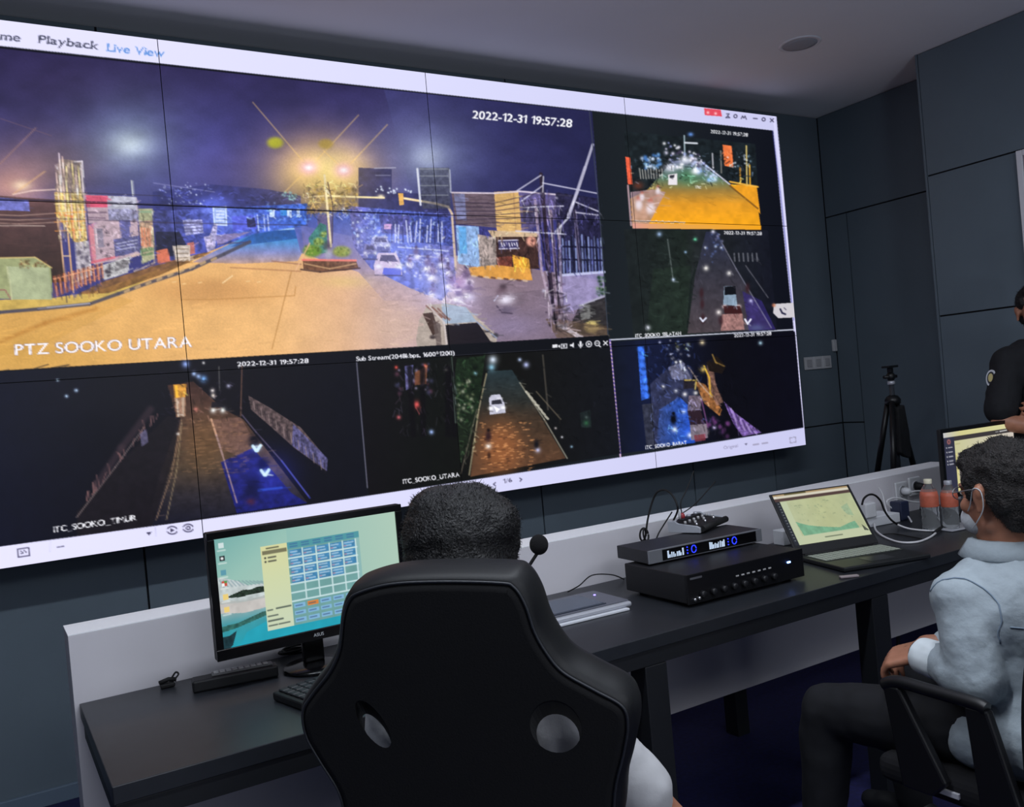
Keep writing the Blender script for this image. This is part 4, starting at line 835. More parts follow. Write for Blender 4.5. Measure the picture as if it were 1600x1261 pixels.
# ------------------------------------------------------------ video wall
PW, PH, TOP = 1.2145, 0.6845, 3.03383
M_case = mat('display_case', rgb(20, 21, 24), .45)
M_bez = mat('display_bezel', rgb(7, 7, 9), .7)
vw = empty('video_wall', (-2*PW, .11, TOP-3*PH), 'big video wall of twelve tiled displays showing night traffic camera views', 'video wall')
WALLPIC = paint_wall()
HW = homog([(0, 0), (4, 0), (4, 3), (0, 3)], [(-348.01, -12.94), (1214.74, 181.87), (1259.19, 695.26), (-257.24, 929.18)])
NXS = (230, 380, 270, 200); NY = (215, 215, 215)
fr = MB(); fr.box((-4*PW+.1, .10, TOP-3*PH+.1), (-.1, .205, TOP-.1)); fr.build('mounting_frame', M_case, vw)
for c in range(4):
    for r in range(3):
        x0 = -PW*(4-c); z1 = TOP-PH*r; e = .0016
        b = MB().box((x0+.0006, .0, z1-PH+.0006), (x0+PW-.0006, .10, z1-.0006), .001)
        pn = b.build('display_panel', M_bez, vw)
        picture('screen_surface', (x0+e, -.0008, z1-e), (PW-2*e, 0, 0), (0, 0, -(PH-2*e)), NXS[c], NY[r], WALLPIC, HW, 1.1, pn, None,
                (c+e/PW, r+e/PH), (c+1-e/PW, r+1-e/PH), mname='video_wall_picture')
# ceiling speaker
sp = empty('ceiling_speaker', (-.57, -.68, 3.15), 'round flush ceiling speaker grille in front of the right end of the video wall', 'speaker')
MB().lathe((-.57, -.68, 3.151), (0, 0, -1), [(.0, .001), (.088, .001), (.088, .007), (.103, .006), (.107, .003), (.107, 0)], 40).build('rim', mat('speaker_rim', rgb(225, 226, 232), .6), sp)
MB().lathe((-.57, -.68, 3.149), (0, 0, -1), [(0, .009), (.06, .008), (.088, .005), (.088, .001)], 40).build('grille', mat('speaker_grille', rgb(176, 178, 186), .8, bump=.6, bscale=400), sp)
# switches and sensor on the back wall
M_plastic = mat('white_plastic', rgb(196, 197, 200), .45)
M_plas2 = mat('white_plastic_shade', rgb(165, 166, 170), .5)
s = empty('light_switch_plate', (.43, .21, 1.49), 'row of three joined white rocker switches on the dark wall right of the video wall', 'switch')
for i in range(3):
    x = .30+i*.089; f = MB().box((x, .208, 1.445), (x+.086, .2195, 1.53), .004).build('switch_frame', M_plastic, s)
    MB().box((x+.02, .203, 1.462), (x+.066, .2085, 1.512), .003).build('rocker', M_plas2, f)
recenter(tag(MB().box((.592, .20, 1.555), (.626, .2195, 1.635), .004).build('wall_sensor', M_plastic), 'small upright white sensor box above the three wall switches', 'sensor'))
# framed notice at the right edge
pf = empty('picture_frame', (.23, -1.62, 1.95), 'white framed notice on the right wall, cut by the right edge of the photo', 'picture')
fm = MB(); y1, y0, z0, z1 = -1.305, -1.95, 1.75, 2.462
for a, b in (((y1-.03, z0), (y1, z1)), ((y0, z0), (y0+.03, z1)), ((y0+.03, z1-.03), (y1-.03, z1)), ((y0+.03, z0), (y1-.03, z0+.03))):
    fm.box((.222, a[0], a[1]), (.2445, b[0], b[1]), .003)
fm.build('frame', mat('frame_white', rgb(215, 215, 220), .4), pf)
MB().box((.232, y0+.028, z0+.028), (.2445, y1-.028, z1-.028)).build('sheet', mat('notice_sheet', rgb(120, 110, 116), .6, noise=.5, nscale=6), pf)
# ------------------------------------------------------------ desk
DZ = 0.75
M_desk = mat('desk_black_laminate', rgb(33, 36, 41), .40, noise=.12, nscale=30, bump=.02, bscale=500, spec=.6)
M_desk2 = mat('desk_black_frame', rgb(22, 24, 28), .5)
M_white = mat('desk_grey_white_board', rgb(202, 199, 204), .5, noise=.02, nscale=5)
M_edge = mat('desk_board_lit_top', rgb(248, 249, 252), .4)  # board's top painted near white, brightness of light from above put into the colour
desk = empty('control_desk', (-2.3, -1.53, 0), 'long black control desk with a pale grey upright back board', 'desk')
DX0, DX1, DF, DB = -4.232, -.34, -1.862, -1.205
MB().box((DX0, DF, .712), (DX1, DB, DZ), .002).build('desktop', M_desk, desk)
ap = MB().box((DX0+.004, DF+.003, .668), (DX1-.004, DF+.03, .7115), .001)
ap.box((DX0+.004, DB-.06, .668), (DX1-.004, DB-.03, .7115)); ap.box((DX0+.004, DF+.03, .668), (DX0+.03, DB-.06, .7115)); ap.box((DX1-.03, DF+.03, .668), (DX1-.004, DB-.06, .7115))
ap.build('apron', M_desk2, desk)
bb = MB().box((DX0-.012, DB+.001, .20), (DX1+.01, DB+.145, .9285), .0012).build('back_board', M_white, desk)
MB().box((DX0-.012, DB+.001, .929), (DX1+.01, DB+.145, .932)).build('lit_top_strip', M_edge, bb)
for x0, x1 in ((DX0+.012, DX0+.082), (-2.878, -2.80), (-1.90, -1.815), (-.45, -.37)):
    MB().box((x0, DF+.004, 0), (x1, DF+.074, .667), .003).build('leg', M_desk2, desk)
    MB().box((x0+.01, DB+.04, 0), (x1-.01, DB+.11, .199), .002).build('rear_support', M_desk2, desk)

# ------------------------------------------------------------ desktop monitor on the left
def quad_h(q): return homog([(0, 0), (1, 0), (1, 1), (0, 1)], q)
M_gloss = mat('glossy_black_plastic', rgb(9, 9, 11), .18)
M_blk = mat('matt_black_plastic', rgb(18, 19, 22), .55)
M_blk2 = mat('soft_black_rubber', rgb(12, 12, 14), .7)
def paint_desktop():
    C = Canvas(-5, -5, 165, 101, 5, (150, 190, 180)); S = lambda u, v: (u*160, v*90)
    C.poly([(-5, -5), (165, -5), (165, 60), (-5, 60)], ramp((0, 0), (40, 60), (0, (118, 172, 168)), (.5, (150, 192, 180)), (1, (166, 196, 184))))
    C.poly([(60, -5), (165, -5), (165, 60), (60, 60)], ramp((60, 0), (165, 0), (0, (140, 186, 178)), (1, (178, 204, 184))), .7)
    C.poly([(-5, 30), (6, 33), (16, 37), (24, 42), (48, 43), (48, 60), (-5, 60)], (190, 200, 200), 1, .12, 5)
    for i in range(14): C.line([(2+i*3, 34+i*.6), (5+i*3.2, 40+i*.3)], .8, (120, 146, 156), .6)
    C.poly([(8, 48), (14, 46.5), (20, 45), (26, 46), (32, 44.6), (40, 45.5), (48, 45), (48, 49.5), (30, 50), (16, 50.5), (8, 49.5)], (38, 52, 42), 1, .5, 1.5)
    C.poly([(-5, 50), (20, 54), (48, 52), (60, 70), (165, 72), (165, 100), (-5, 100)], ramp((0, 50), (0, 95), (0, (190, 188, 184)), (.2, (160, 176, 176)), (.5, (60, 150, 162)), (1, (30, 158, 178))), 1, .05, 9)
    C.poly([(-5, 53), (20, 55), (48, 55), (48, 62), (20, 64), (-5, 60)], (196, 192, 188), 1, .06, 5)
    C.poly([(-5, 72), (14, 71), (34, 66), (48, 65), (48, 67), (26, 72), (12, 75), (-5, 77)], (44, 84, 74), .8, .4, 3)
    C.poly([(-5, 80), (6, 80), (12, 77), (8, 88), (0, 95), (-5, 95)], (26, 44, 50), .9, .4, 3)
    C.poly([(20, 80), (44, 72), (165, 74), (165, 95), (10, 95)], (36, 160, 182), .8, .06, 10)
    for i, y in enumerate((4, 14.5, 26, 35, 46, 56.5)):
        c = [(210, 225, 225), (40, 46, 50), (90, 150, 170), (200, 80, 60), (236, 206, 120), (236, 206, 120)][i]
        C.poly([(3.4, y), (7.6, y), (7.6, y+4.4), (3.4, y+4.4)], c, .95)
        if i == 3: C.poly([(5.6, y), (7.6, y), (7.6, y+2), (5.6, y+2)], (80, 150, 80)); C.poly([(3.4, y+2), (5.6, y+2), (5.6, y+4.4), (3.4, y+4.4)], (240, 240, 240))
        if i == 1: C.blot(5.5, y+2.2, 1.2, 1.2, (240, 240, 240), 1, 5)
        C.line([(2.6, y+6.2), (8.4, y+6.2)], 1, (230, 236, 232), .6)
    # application window: list at left, blue register grid at right
    C.poly([(37, 12.5), (59.5, 12.5), (59.5, 83), (37, 83)], ramp((0, 12), (0, 83), (0, (214, 214, 160)), (.4, (206, 214, 170)), (1, (200, 212, 184))))
    C.poly([(38, 16.4), (58.8, 16.4), (58.8, 19.6), (38, 19.6)], (120, 118, 90)); C.line([(42, 14.6), (52, 14.6)], .9, (60, 60, 50), .8)
    for y in (22.4, 25.6): C.line([(43, y), (49, y)], 1.1, (60, 60, 56), .8); C.blot(40.3, y, .9, .9, (40, 40, 40), .9, 4)
    for x0, y, w in ((38.5, 66, 4), (46, 65.6, 12), (38.5, 71, 8), (38.5, 75, 12), (38.5, 79, 7), (47, 79, 9)): C.line([(x0, y), (x0+w, y)], 1.2 if w > 10 else .9, (50, 60, 60), .75)
    C.poly([(59.5, 12.5), (124, 12.5), (124, 83), (59.5, 83)], (112, 160, 158), 1, .04, 9)
    C.poly([(59.5, 12.5), (124, 12.5), (124, 18), (59.5, 18)], (80, 150, 160)); C.poly([(120, 18), (124, 18), (124, 83), (120, 83)], (140, 182, 180))
    for i in range(6):
        for k in range(2): C.line([(62+i*10.2, 14.2+k*2.2), (68+i*10.2, 14.2+k*2.2)], .8, (60, 96, 150), .7)
    for i in range(5):
        x = 61+i*12
        for j in range(6):
            y = 19.4+j*7.3
            if j < 4 - (i == 4) - (i == 4 and j > 2):
                C.poly([(x, y), (x+10.6, y), (x+10.6, y+6), (x, y+6)], (70, 134, 178), 1, .15, 2)
                for k in range(2): C.line([(x+1, y+1.6+k*2.5), (x+RNG.uniform(5, 9.5), y+1.6+k*2.5)], .9, (200, 220, 236), .7)
                C.line([(x+.6, y+4), (x+2, y+4)], 1, (180, 90, 110), .5)
            C.line([(60, y+6.7), (121, y+6.7)], .7, (196, 222, 224), .8)
        C.line([(x+11.3, 19), (x+11.3, 62)], 1, (206, 228, 230), .9)
    for j in range(3):
        for i in range(5):
            x = 61+i*11.6; y = 65+j*6
            C.poly([(x, y), (x+9.6, y), (x+9.6, y+3.6), (x, y+3.6)], (216, 130, 60) if (i, j) == (1, 0) else (130, 180, 216) if j < 2 or i < 4 else (170, 200, 210), .95)
            C.line([(x+1.4, y+1.8), (x+7, y+1.8)], .8, (50, 70, 110), .6)
    return C
mon = empty('computer_monitor', (-3.64, -1.42, DZ), 'glossy black desktop monitor on the desk showing a lake wallpaper and a blue table window', 'monitor')
YM = -1.44
tl, tr, bl = onY(315, 836, YM), onY(622, 786, YM), onY(345, 1033, YM)
x0, x1, z1, z0 = (tl.x+bl.x)/2, tl.x+.552, (tl.z+tr.z)/2, bl.z
MB().box((x0, YM, z0), (x1, YM+.028, z1), .004).box((x0+.06, YM+.028, z0+.05), (x1-.06, YM+.055, z1-.04), .01).build('housing', M_blk, mon)
bz = MB()
sx0, sx1, sz0, sz1 = x0+.019, x1-.020, z0+.029, z1-.019
for a in (((x0, z0), (x1, sz0)), ((x0, sz1), (x1, z1)), ((x0, sz0), (sx0, sz1)), ((sx1, sz0), (x1, sz1))):
    bz.box((a[0][0], YM-.007, a[0][1]), (a[1][0], YM-.0002, a[1][1]), .0015)
bzo = bz.build('bezel', M_gloss, mon)
picture('screen', (sx0-.001, YM-.0012, sz1+.001), (sx1-sx0+.002, 0, 0), (0, 0, -(sz1-sz0+.002)), 300, 170, paint_desktop(), homog([(0, 0), (1, 0), (1, 1), (0, 1)], [(0, 0), (160, 0), (160, 90), (0, 90)]), 1.0, mon, None, mname='monitor_picture')
me = text_mesh('ASUS', .0125, .0002); me.transform(Matrix.Rotation(R(90), 4, 'X')); me.transform(Matrix.Translation(((x0+x1)/2-.017, YM-.0076, z0+.010)))
me.materials.append(mat('bezel_lettering', rgb(190, 192, 196), .4)); o = bpy.data.objects.new('brand_lettering', me); COL.objects.link(o); put(o, bzo)
xc = (x0+x1)/2
MB().box((xc-.03, YM+.056, DZ+.012), (xc+.03, YM+.078, z0+.12), .006).build('stand_neck', M_gloss, mon)
MB().lathe((xc, YM+.05, DZ+.001), (0, 0, 1), [(0, 0), (.088, 0), (.090, .004), (.086, .010), (.04, .013), (0, .014)], 48).build('stand_base', M_gloss, mon)
# cable coil by the monitor foot
cl = []
for i in range(90):
    a = i/90*2*math.pi*3; q = onZ(462, 1022, .757); cl.append((q.x+.042*math.cos(a)+.006*math.sin(a*1.7), q.y+.03*math.sin(a), .7625+.004*math.sin(a*.66)+i*.0001+.006*(i/90)))
mc = recenter(tag(MB().tube(cl, .0032, 8).build('coiled_cable', M_blk2), 'coiled black cable lying under the desktop monitor', 'cable'))
# long black bar with grey key strip, keyboard, small black clip
M_grey = mat('grey_key_plastic', rgb(165, 165, 166), .5, noise=.3, nscale=120)
rc = empty('phone_console', (-3.865, -1.385, DZ), 'long black box with a grey button strip along its top, under the monitor', 'device')
a, b = onZ(302, 1085, DZ), onZ(436, 1058, DZ); X = (b-a); L = X.length; X.normalize(); Yv = Vector((-X.y, X.x, 0)); Zv = Vector((0, 0, 1))
rb = MB().obox(a, X, Yv, Zv, (0, L), (0, .052), (0.001, .032), .005).build('body', M_blk, rc)
MB().obox(a, X, Yv, Zv, (.05, L-.012), (.012, .042), (.032, .0375), .002).build('button_bed', mat('dark_grey_plastic', rgb(96, 96, 98), .5), rc)
for i in range(9):
    for j in range(2):
        xx = .056+i*(L-.076)/9
        MB().obox(a, X, Yv, Zv, (xx, xx+.012), (.015+j*.013, .025+j*.013), (.0376, .040), .001).build('button', M_grey, rc)
M_key = mat('keyboard_keys', rgb(34, 35, 39), .5)
kb = empty('keyboard', (-3.60, -1.66, DZ), 'black keyboard on the desk, mostly hidden behind the big chair back', 'keyboard')
KO = onZ(424, 1080, .765); KO2 = onZ(468, 1107, .765)
kx = Vector((.975, .22, 0)).normalized(); ky = Vector((-kx.y, kx.x, 0)); ko = Vector((-3.80, -1.725, DZ))
MB().obox(ko, kx, ky, Zv, (0, .43), (0, .145), (.001, .022), .005).build('case', M_blk, kb)
km = MB()
for j in range(5):
    for i in range(17): km.obox(ko, kx, ky, Zv, (.012+i*.0240, .033+i*.0240), (.012+j*.025, .034+j*.025), (.0222, .028), .002, 1)
tag(km.build('keys', M_key, kb))
sm = empty('cable_clip', (-4.02, -1.275, DZ), 'small black cable clip on the desk left of the long black box', 'clip')
q = onZ(262, 1074, DZ)
MB().box((q.x-.018, q.y-.012, DZ+.001), (q.x+.018, q.y+.012, DZ+.012), .003).tube([(q.x-.02, q.y, DZ+.016), (q.x+.004, q.y+.004, DZ+.02), (q.x+.024, q.y, DZ+.016)], .006, 8).build('clamp', M_blk2, sm)
MB().tube(bez([(q.x+.015, q.y-.002, DZ+.014), (q.x+.03, q.y, DZ+.028), (q.x+.024, q.y+.004, DZ+.034), (q.x+.012, q.y+.004, DZ+.02)]), .0025, 6).build('wire', M_blk2, sm)

# ------------------------------------------------------------ gooseneck microphone
mic = empty('gooseneck_microphone', (-3.21, -1.80, DZ), 'gooseneck desk microphone with a round black foam ball, right of the big chair', 'microphone')
ball = atD(842, 851, 2.33)
MB().ell(ball, .025, .025, .027, 28).build('foam_windscreen', mat('black_foam', rgb(14, 14, 16), .95, bump=.8, bscale=700), mic)
gb = Vector((ball.x-.075, ball.y+.02, DZ+.03))
MB().tube(bez([gb, gb+Vector((0, 0, .10)), gb+Vector((.028, -.002, .19)), ball+Vector((-.008, 0, -.022))]), .0045, 10).build('gooseneck', M_blk2, mic)
MB().box((gb.x-.05, gb.y-.06, DZ+.001), (gb.x+.05, gb.y+.06, DZ+.034), .008).build('base', M_blk, mic)

# ------------------------------------------------------------ touch panel on papers
tp = empty('touch_panel', (-2.80, -1.46, DZ), 'silver grey touch panel controller lying on papers beside the amplifier', 'tablet')
fr_, br_, fl_ = onZ(988, 945, DZ+.012), onZ(944, 918, DZ+.012), onZ(872, 973, DZ+.012)
X = (fr_-fl_); X.z = 0; X.normalize(); Yv = Vector((-X.y, X.x, 0)); o0 = fr_.copy(); o0.z = DZ
M_silver = mat('silver_plastic', rgb(178, 180, 188), .3, metal=.3); M_tgrey = mat('tablet_grey', rgb(92, 94, 104), .45)
MB().obox(o0, X, Yv, Zv, (-.30, 0), (0, .21), (.008, .024), .006).build('body', M_silver, tp)
MB().obox(o0, X, Yv, Zv, (-.295, -.004), (.012, .206), (.0242, .028), .002).build('face_plate', M_tgrey, tp)
ts = MB().obox(o0, X, Yv, Zv, (-.275, -.082), (.022, .178), (.0282, .0305), .001).build('touch_screen', mat('tablet_glass', rgb(30, 40, 56), .12), tp)
MB().obox(o0, X, Yv, Zv, (-.27, -.087), (.03, .172), (.0306, .0312)).build('display_area', mat('tablet_lcd', rgb(52, 66, 86), .15, noise=.15, nscale=12), ts)
MB().lathe(o0+X*-.042+Yv*.145+Zv*.028, (0, 0, 1), [(0, .0), (.004, 0), (.004, .002), (0, .003)], 12).build('status_light', mat('violet_led', rgb(60, 50, 160), .4, emit=(.25, .2, 1), es=4), tp)
recenter(tag(MB().obox(o0, X, Yv, Zv, (-.33, -.02), (-.012, .20), (.001, .0075), .001).build('paper_stack', mat('paper_white', rgb(206, 208, 214), .6)), 'thin stack of white papers under the touch panel', 'paper'))

# ------------------------------------------------------------ amplifier and wireless receiver
amp = empty('audio_amplifier', (-2.3, -1.5, DZ), 'large black audio amplifier on the desk with a blue power light', 'amplifier')
def fit_box(fl, fr, bl, z):
    a, b, c = onZ(*fl, z), onZ(*fr, z), onZ(*bl, z); X = b-a; w = X.length; X.normalize(); Y = Vector((-X.y, X.x, 0)); d = (c-a).dot(Y)
    a.z = z; return a, X, Y, w, d
A0, AX, AY, AW, AD = fit_box((1076, 945), (1256, 899), (957, 927), DZ+.012)
A0.z = DZ; AH = .102; AD = min(AD, .33)
MB().obox(A0, AX, AY, Zv, (0, AW), (.006, AD), (.012, AH), .003).build('chassis', mat('amp_black_metal', rgb(26, 27, 31), .5, bump=.05, bscale=900), amp)
fp = MB().obox(A0, AX, AY, Zv, (-.002, AW+.002), (-.002, .0055), (.010, AH+.001), .002).build('front_panel', mat('amp_front', rgb(14, 14, 17), .35), amp)
for sx in (.03, AW-.05):
    for sy in (.03, AD-.05): MB().lathe(A0+AX*(sx+.01)+AY*(sy+.01), (0, 0, 1), [(.014, .001), (.016, .0118)], 16).build('foot', M_blk2, amp)
M_knob = mat('knob_black', rgb(28, 28, 31), .35); M_chrome = mat('bright_metal', rgb(200, 200, 205), .25, metal=.9)
for i in range(8):
    MB().lathe(A0+AX*(.055+i*.044)+AY*-.0021+Zv*(.036), -AY, [(.011, 0), (.0105, .012), (.009, .014), (0, .014)], 20).build('knob', M_knob, amp)
for i in range(7): MB().obox(A0, AX, AY, Zv, (.20+i*.024, .212+i*.024), (-.005, -.0022), (.062, .067), .001).build('button', M_grey, amp)
for x in (.022, .040): MB().lathe(A0+AX*x+AY*-.002+Zv*(.022+x*.1), -AY, [(.0045, 0), (.0045, .008), (0, .008)], 14).build('input_jack', M_chrome, amp)
MB().obox(A0, AX, AY, Zv, (AW-.075, AW-.062), (-.005, -.0022), (.066, .071)).build('power_light', mat('blue_white_led', rgb(80, 120, 255), .4, emit=(.16, .3, 1), es=14), amp)
MB().obox(A0, AX, AY, Zv, (.012, .06), (-.0032, -.0021), (.086, .092)).build('badge', mat('badge_grey', rgb(80, 80, 86), .5), amp)
rx = empty('wireless_receiver', (-2.3, -1.43, DZ+AH), 'slim wireless microphone receiver with glowing blue displays stacked on the amplifier', 'receiver')
RZ0 = DZ+AH+.0075
B0, BX, BY, BW, BD = fit_box((1014, 882), (1190, 845), (955, 874), RZ0)
BD = min(BD, .21); B0.z = 0; z0, z1 = RZ0, RZ0+.043
MB().obox(B0, BX, BY, Zv, (0, BW), (.004, BD), (z0, z1), .002).build('chassis', mat('receiver_dark', rgb(40, 41, 46), .45), rx)
for sx in (.02, BW-.04):
    for sy in (.02, BD-.04): MB().lathe(B0+BX*(sx+.01)+BY*(sy+.01)+Zv*(DZ+AH), (0, 0, 1), [(.008, .0004), (.008, .0072)], 12).build('foot', M_blk2, rx)
M_alu = mat('brushed_aluminium', rgb(132, 134, 140), .38, metal=.5)
f1 = MB().obox(B0, BX, BY, Zv, (-.001, BW+.001), (-.003, .0035), (z0-.0005, z1+.0005), .0015).build('front_plate', M_alu, rx)
MB().obox(B0, BX, BY, Zv, (.055, BW-.028), (-.0045, -.0032), (z0+.004, z1-.004), .001).build('display_window', M_gloss, f1)
M_lcd = mat('lcd_white', rgb(190, 205, 220), .4, emit=(.5, .6, .75), es=.55); M_blue = mat('blue_ring', rgb(10, 20, 220), .4, emit=(.015, .03, 1), es=3.2)
for x in (.075, .255):
    dd = MB()
    for i in range(9):
        h = RNG.uniform(.008, .023) if i not in (0, 8) else .024
        dd.obox(B0, BX, BY, Zv, (x+i*.0078, x+i*.0078+RNG.uniform(.0035, .007)), (-.0052, -.0046), (z0+.009, z0+.009+h))
    dd.build('lcd_readout', M_lcd, rx)
    MB().tube([B0+BX*(x+.112+.010*math.cos(t))+BY*-.0052+Zv*(z0+.022+.012*math.sin(t)) for t in np.linspace(0, 6.0, 20)], .0014, 6).build('dial_ring', M_blue, rx)
    for k in range(3): MB().lathe(B0+BX*(x+.084)+BY*-.0045+Zv*(z0+.012+k*.01), -BY, [(.002, 0), (.002, .002), (0, .002)], 8).build('indicator', M_blue, rx)
# ------------------------------------------------------------ compact mixer on top
mx = empty('audio_mixer', (-2.2, -1.45, z1), 'small audio mixer with silver side cheeks on top of the wireless receiver', 'mixer')
mz = z1+.001
c0 = onZ(1096, 832, mz+.004); c1 = onZ(1050, 823, mz+.004); c2 = onZ(1133, 816, mz+.004)
MX = (c2-c0).normalized(); MY = Vector((-MX.y, MX.x, 0)); mw = (c2-c0).length; md = .125; c0.z = 0
M_cheek = mat('silver_cheek', rgb(186, 190, 198), .35, metal=.25)
def cheek(xx):
    pr = [(0, 0), (md, 0), (md, .040), (md-.028, .040), (md-.040, .030), (.012, .024), (0, .018)]
    return MB().prism([c0+MX*xx+MY*a+Zv*(mz+.003+b) for a, b in pr], MX*.009, bev=.0015)
cheek(-.009).build('side_cheek', M_cheek, mx); cheek(mw).build('side_cheek', M_cheek, mx)
MB().prism([c0+MX*0+MY*a+Zv*(mz+.004+b) for a, b in [(.003, 0), (md-.003, 0), (md-.003, .034), (md-.03, .034), (md-.042, .026), (.003, .018)]], MX*mw).build('body', M_blk, mx)
MB().tube([c0+MY*-.004+Zv*(mz+.0165), c0+MX*mw+MY*-.004+Zv*(mz+.0165)], .0115, 18).build('front_roll', M_blk2, mx)
for i in range(6):
    for j in range(3):
        if (i+j) % 2 == 0 or j == 2: MB().lathe(c0+MX*(.014+i*(mw-.028)/5)+MY*(.022+j*.022)+Zv*(mz+.024+j*.003), (0, 0, 1), [(.0052, 0), (.0045, .011), (0, .011)], 12).build('knob', M_grey if j else M_chrome, mx)
for i in range(4): MB().lathe(c0+MX*(.016+i*(mw-.032)/3)+MY*(md-.016)+Zv*(mz+.037), (0, 0, 1), [(.009, 0), (.009, .008), (.005, .008), (.005, .003), (0, .003)], 16).build('jack_socket', M_silver, mx)
jk = c0+MX*.034+MY*(md-.03)+Zv*(mz+.046)
rp = empty('white_jack_plug', jk, 'white jack plug standing upright in the small mixer', 'plug')
MB().lathe(jk-Zv*.001, (0, 0, 1), [(.0045, 0), (.0055, .018), (.0045, .026), (.0028, .032), (0, .033)], 12).build('plug_sleeve', M_plastic, rp)
jk2 = c0+MX*.054+MY*(md-.030)+Zv*(mz+.044)
rq = empty('red_jack_plug', jk2, 'red plug with two thin dark cables rising out of the small mixer', 'plug')
MB().lathe(jk2, (0, 0, 1), [(.008, 0), (.011, .004), (.010, .014), (.006, .020), (0, .021)], 14).build('plug_sleeve', mat('red_plastic', rgb(150, 50, 56), .4), rq)
t1 = onY(1084, 736, jk2.y+.03); t2 = onY(1118, 752, jk2.y+.03)
MB().tube(bez([jk2+Zv*.018, jk2+Zv*.06, (jk2+t1)/2+Vector((-.004, 0, .02)), t1]), .0022, 8).build('antenna', M_blk2, rq)
MB().tube(bez([jk2+Zv*.018, (jk2*.6+t2*.4), t2]), .0022, 8).build('antenna', M_blk2, rq)
# black cable looping over the mixer
pz = -1.36
pts = [onY(1009, 838, -1.30), onY(1012, 812, -1.30), onY(1019, 785, -1.31), onY(1027, 769, -1.33), onY(1040, 766, -1.36), onY(1052, 776, -1.40), onY(1059, 795, -1.42)]
pts.append(c0+MX*.012+MY*(md-.016)+Zv*(mz+.046))
lc = empty('looped_audio_cable', (-2.42, -1.3, z1+.002), 'black audio cable arching from a knot behind the receiver into the small mixer', 'cable')
MB().tube(bez(pts), .0036, 10).build('cable', M_blk2, lc)
kn = onY(1007, 838, -1.30)
MB().tube([kn+Vector((.012*math.cos(a)+.006*math.cos(a*.5), .01*math.sin(a*.5), .022*math.sin(a)+.006)) for a in np.linspace(0, 12.5, 60)], .0034, 8).build('knot', M_blk2, lc)
MB().tube(bez([onY(1050, 800, -1.25), onY(1036, 822, -1.26), onY(1028, 836, -1.27), onY(1020, 858, -1.27)]), .0026, 8).build('thin_cable', M_blk2, lc)
# thin wire behind the touch panel
wr = recenter(tag(MB().tube(bez([(-2.70, -1.24, DZ+.005), onZ(905, 915, DZ+.03), onZ(925, 899, DZ+.05), onZ(955, 898, DZ+.04), onZ(975, 905, DZ+.004)]), .0022, 8).build('thin_wire', M_blk2), 'thin black wire curving behind the touch panel to the amplifier', 'cable'))
recenter(tag(MB().obox(onZ(1314, 905, DZ), Vector((.87, -.5, 0)).normalized(), Vector((.5, .87, 0)).normalized(), Zv, (0, .062), (0, .018), (.001, .008), .002).build('usb_stick', mat('pinkish_grey', rgb(150, 138, 140), .4)), 'small pale stick lying at the desk front edge by the laptop', 'stick'))
# ------------------------------------------------------------ open laptop in the middle of the desk
def paint_map():
    C = Canvas(0, 0, 160, 100, 4, (206, 206, 160))
    C.poly([(0, 0), (160, 0), (160, 3), (0, 3)], (176, 150, 110)); C.poly([(24, 0), (70, 0), (70, 3), (24, 3)], (96, 88, 50)); C.poly([(0, 3), (160, 3), (160, 8), (0, 8)], (226, 220, 200)); C.poly([(0, 8), (160, 8), (160, 14), (0, 14)], (86, 66, 62))
    C.poly([(0, 14), (9, 14), (9, 100), (0, 100)], (40, 44, 52))
    for i in range(14): C.blot(4.5, 18+i*5.6, 1.6, 1.2, (150, 156, 160), .8, 4)
    C.blot(4, 5, 2, 2, (240, 240, 240), .9, 4)
    C.poly([(9, 14), (160, 14), (160, 100), (9, 100)], ramp((9, 0), (160, 0), (0, (196, 204, 164)), (.5, (194, 200, 152)), (1, (190, 198, 156))), 1, .04, 14)
    C.poly([(9, 14), (22, 14), (22, 100), (9, 100)], (202, 212, 176)); C.poly([(18, 84), (160, 84), (160, 100), (18, 100)], (204, 212, 176))
    C.poly([(26, 84), (22, 56), (30, 60), (44, 66), (60, 70), (80, 74), (104, 78), (128, 72), (140, 70), (142, 80), (142, 84)], (118, 176, 142), .9, .1, 6)
    C.poly([(126, 40), (142, 34), (144, 60), (132, 56), (128, 48)], (150, 184, 152), .6, .1, 5)
    C.dots(70, [(28, 24), (136, 22), (140, 66), (32, 58)], [(160, 176, 136), (120, 140, 120), (176, 190, 150)], (.5, 1.6), .5, 81)
    for x, y in ((34, 26), (42, 26), (96, 22), (102, 24), (104, 50), (86, 46)): C.line([(x, y), (x+5, y-.4)], 1, (120, 136, 110), .6)
    C.line([(66, 92), (102, 92)], 1.6, (70, 84, 66), .8); C.poly([(150, 78), (160, 92), (150, 90)], (40, 44, 40), .7)
    return C
lap = empty('laptop', (-1.75, -1.65, DZ), 'open black laptop with a pale green map on its screen and a light grey keyboard', 'laptop')
LH = Vector((-1.864, -1.523, DZ)); th = -.263; LX = Vector((math.cos(th), math.sin(th), 0)); LY = Vector((-LX.y, LX.x, 0)); LW, LD, la = .358, .262, .951
MB().obox(LH, LX, LY, Zv, (0, LW), (-LD-.008, .0), (.002, .018), .004).build('base', mat('laptop_black', rgb(26, 28, 30), .4), lap)
MB().obox(LH, LX, LY, Zv, (.015, LW-.015), (-.150, -.030), (.0182, .0195), .0005).build('keyboard_bed', mat('laptop_key_bed', rgb(60, 64, 60), .5), lap)
kk = MB()
for j in range(5):
    for i in range(15): kk.obox(LH, LX, LY, Zv, (.020+i*.0213, .0375+i*.0213), (-.053-j*.0225, -.035-j*.0225), (.0196, .0218), .001, 1)
kk.build('keys', mat('laptop_keys', rgb(150, 156, 144), .5), lap)
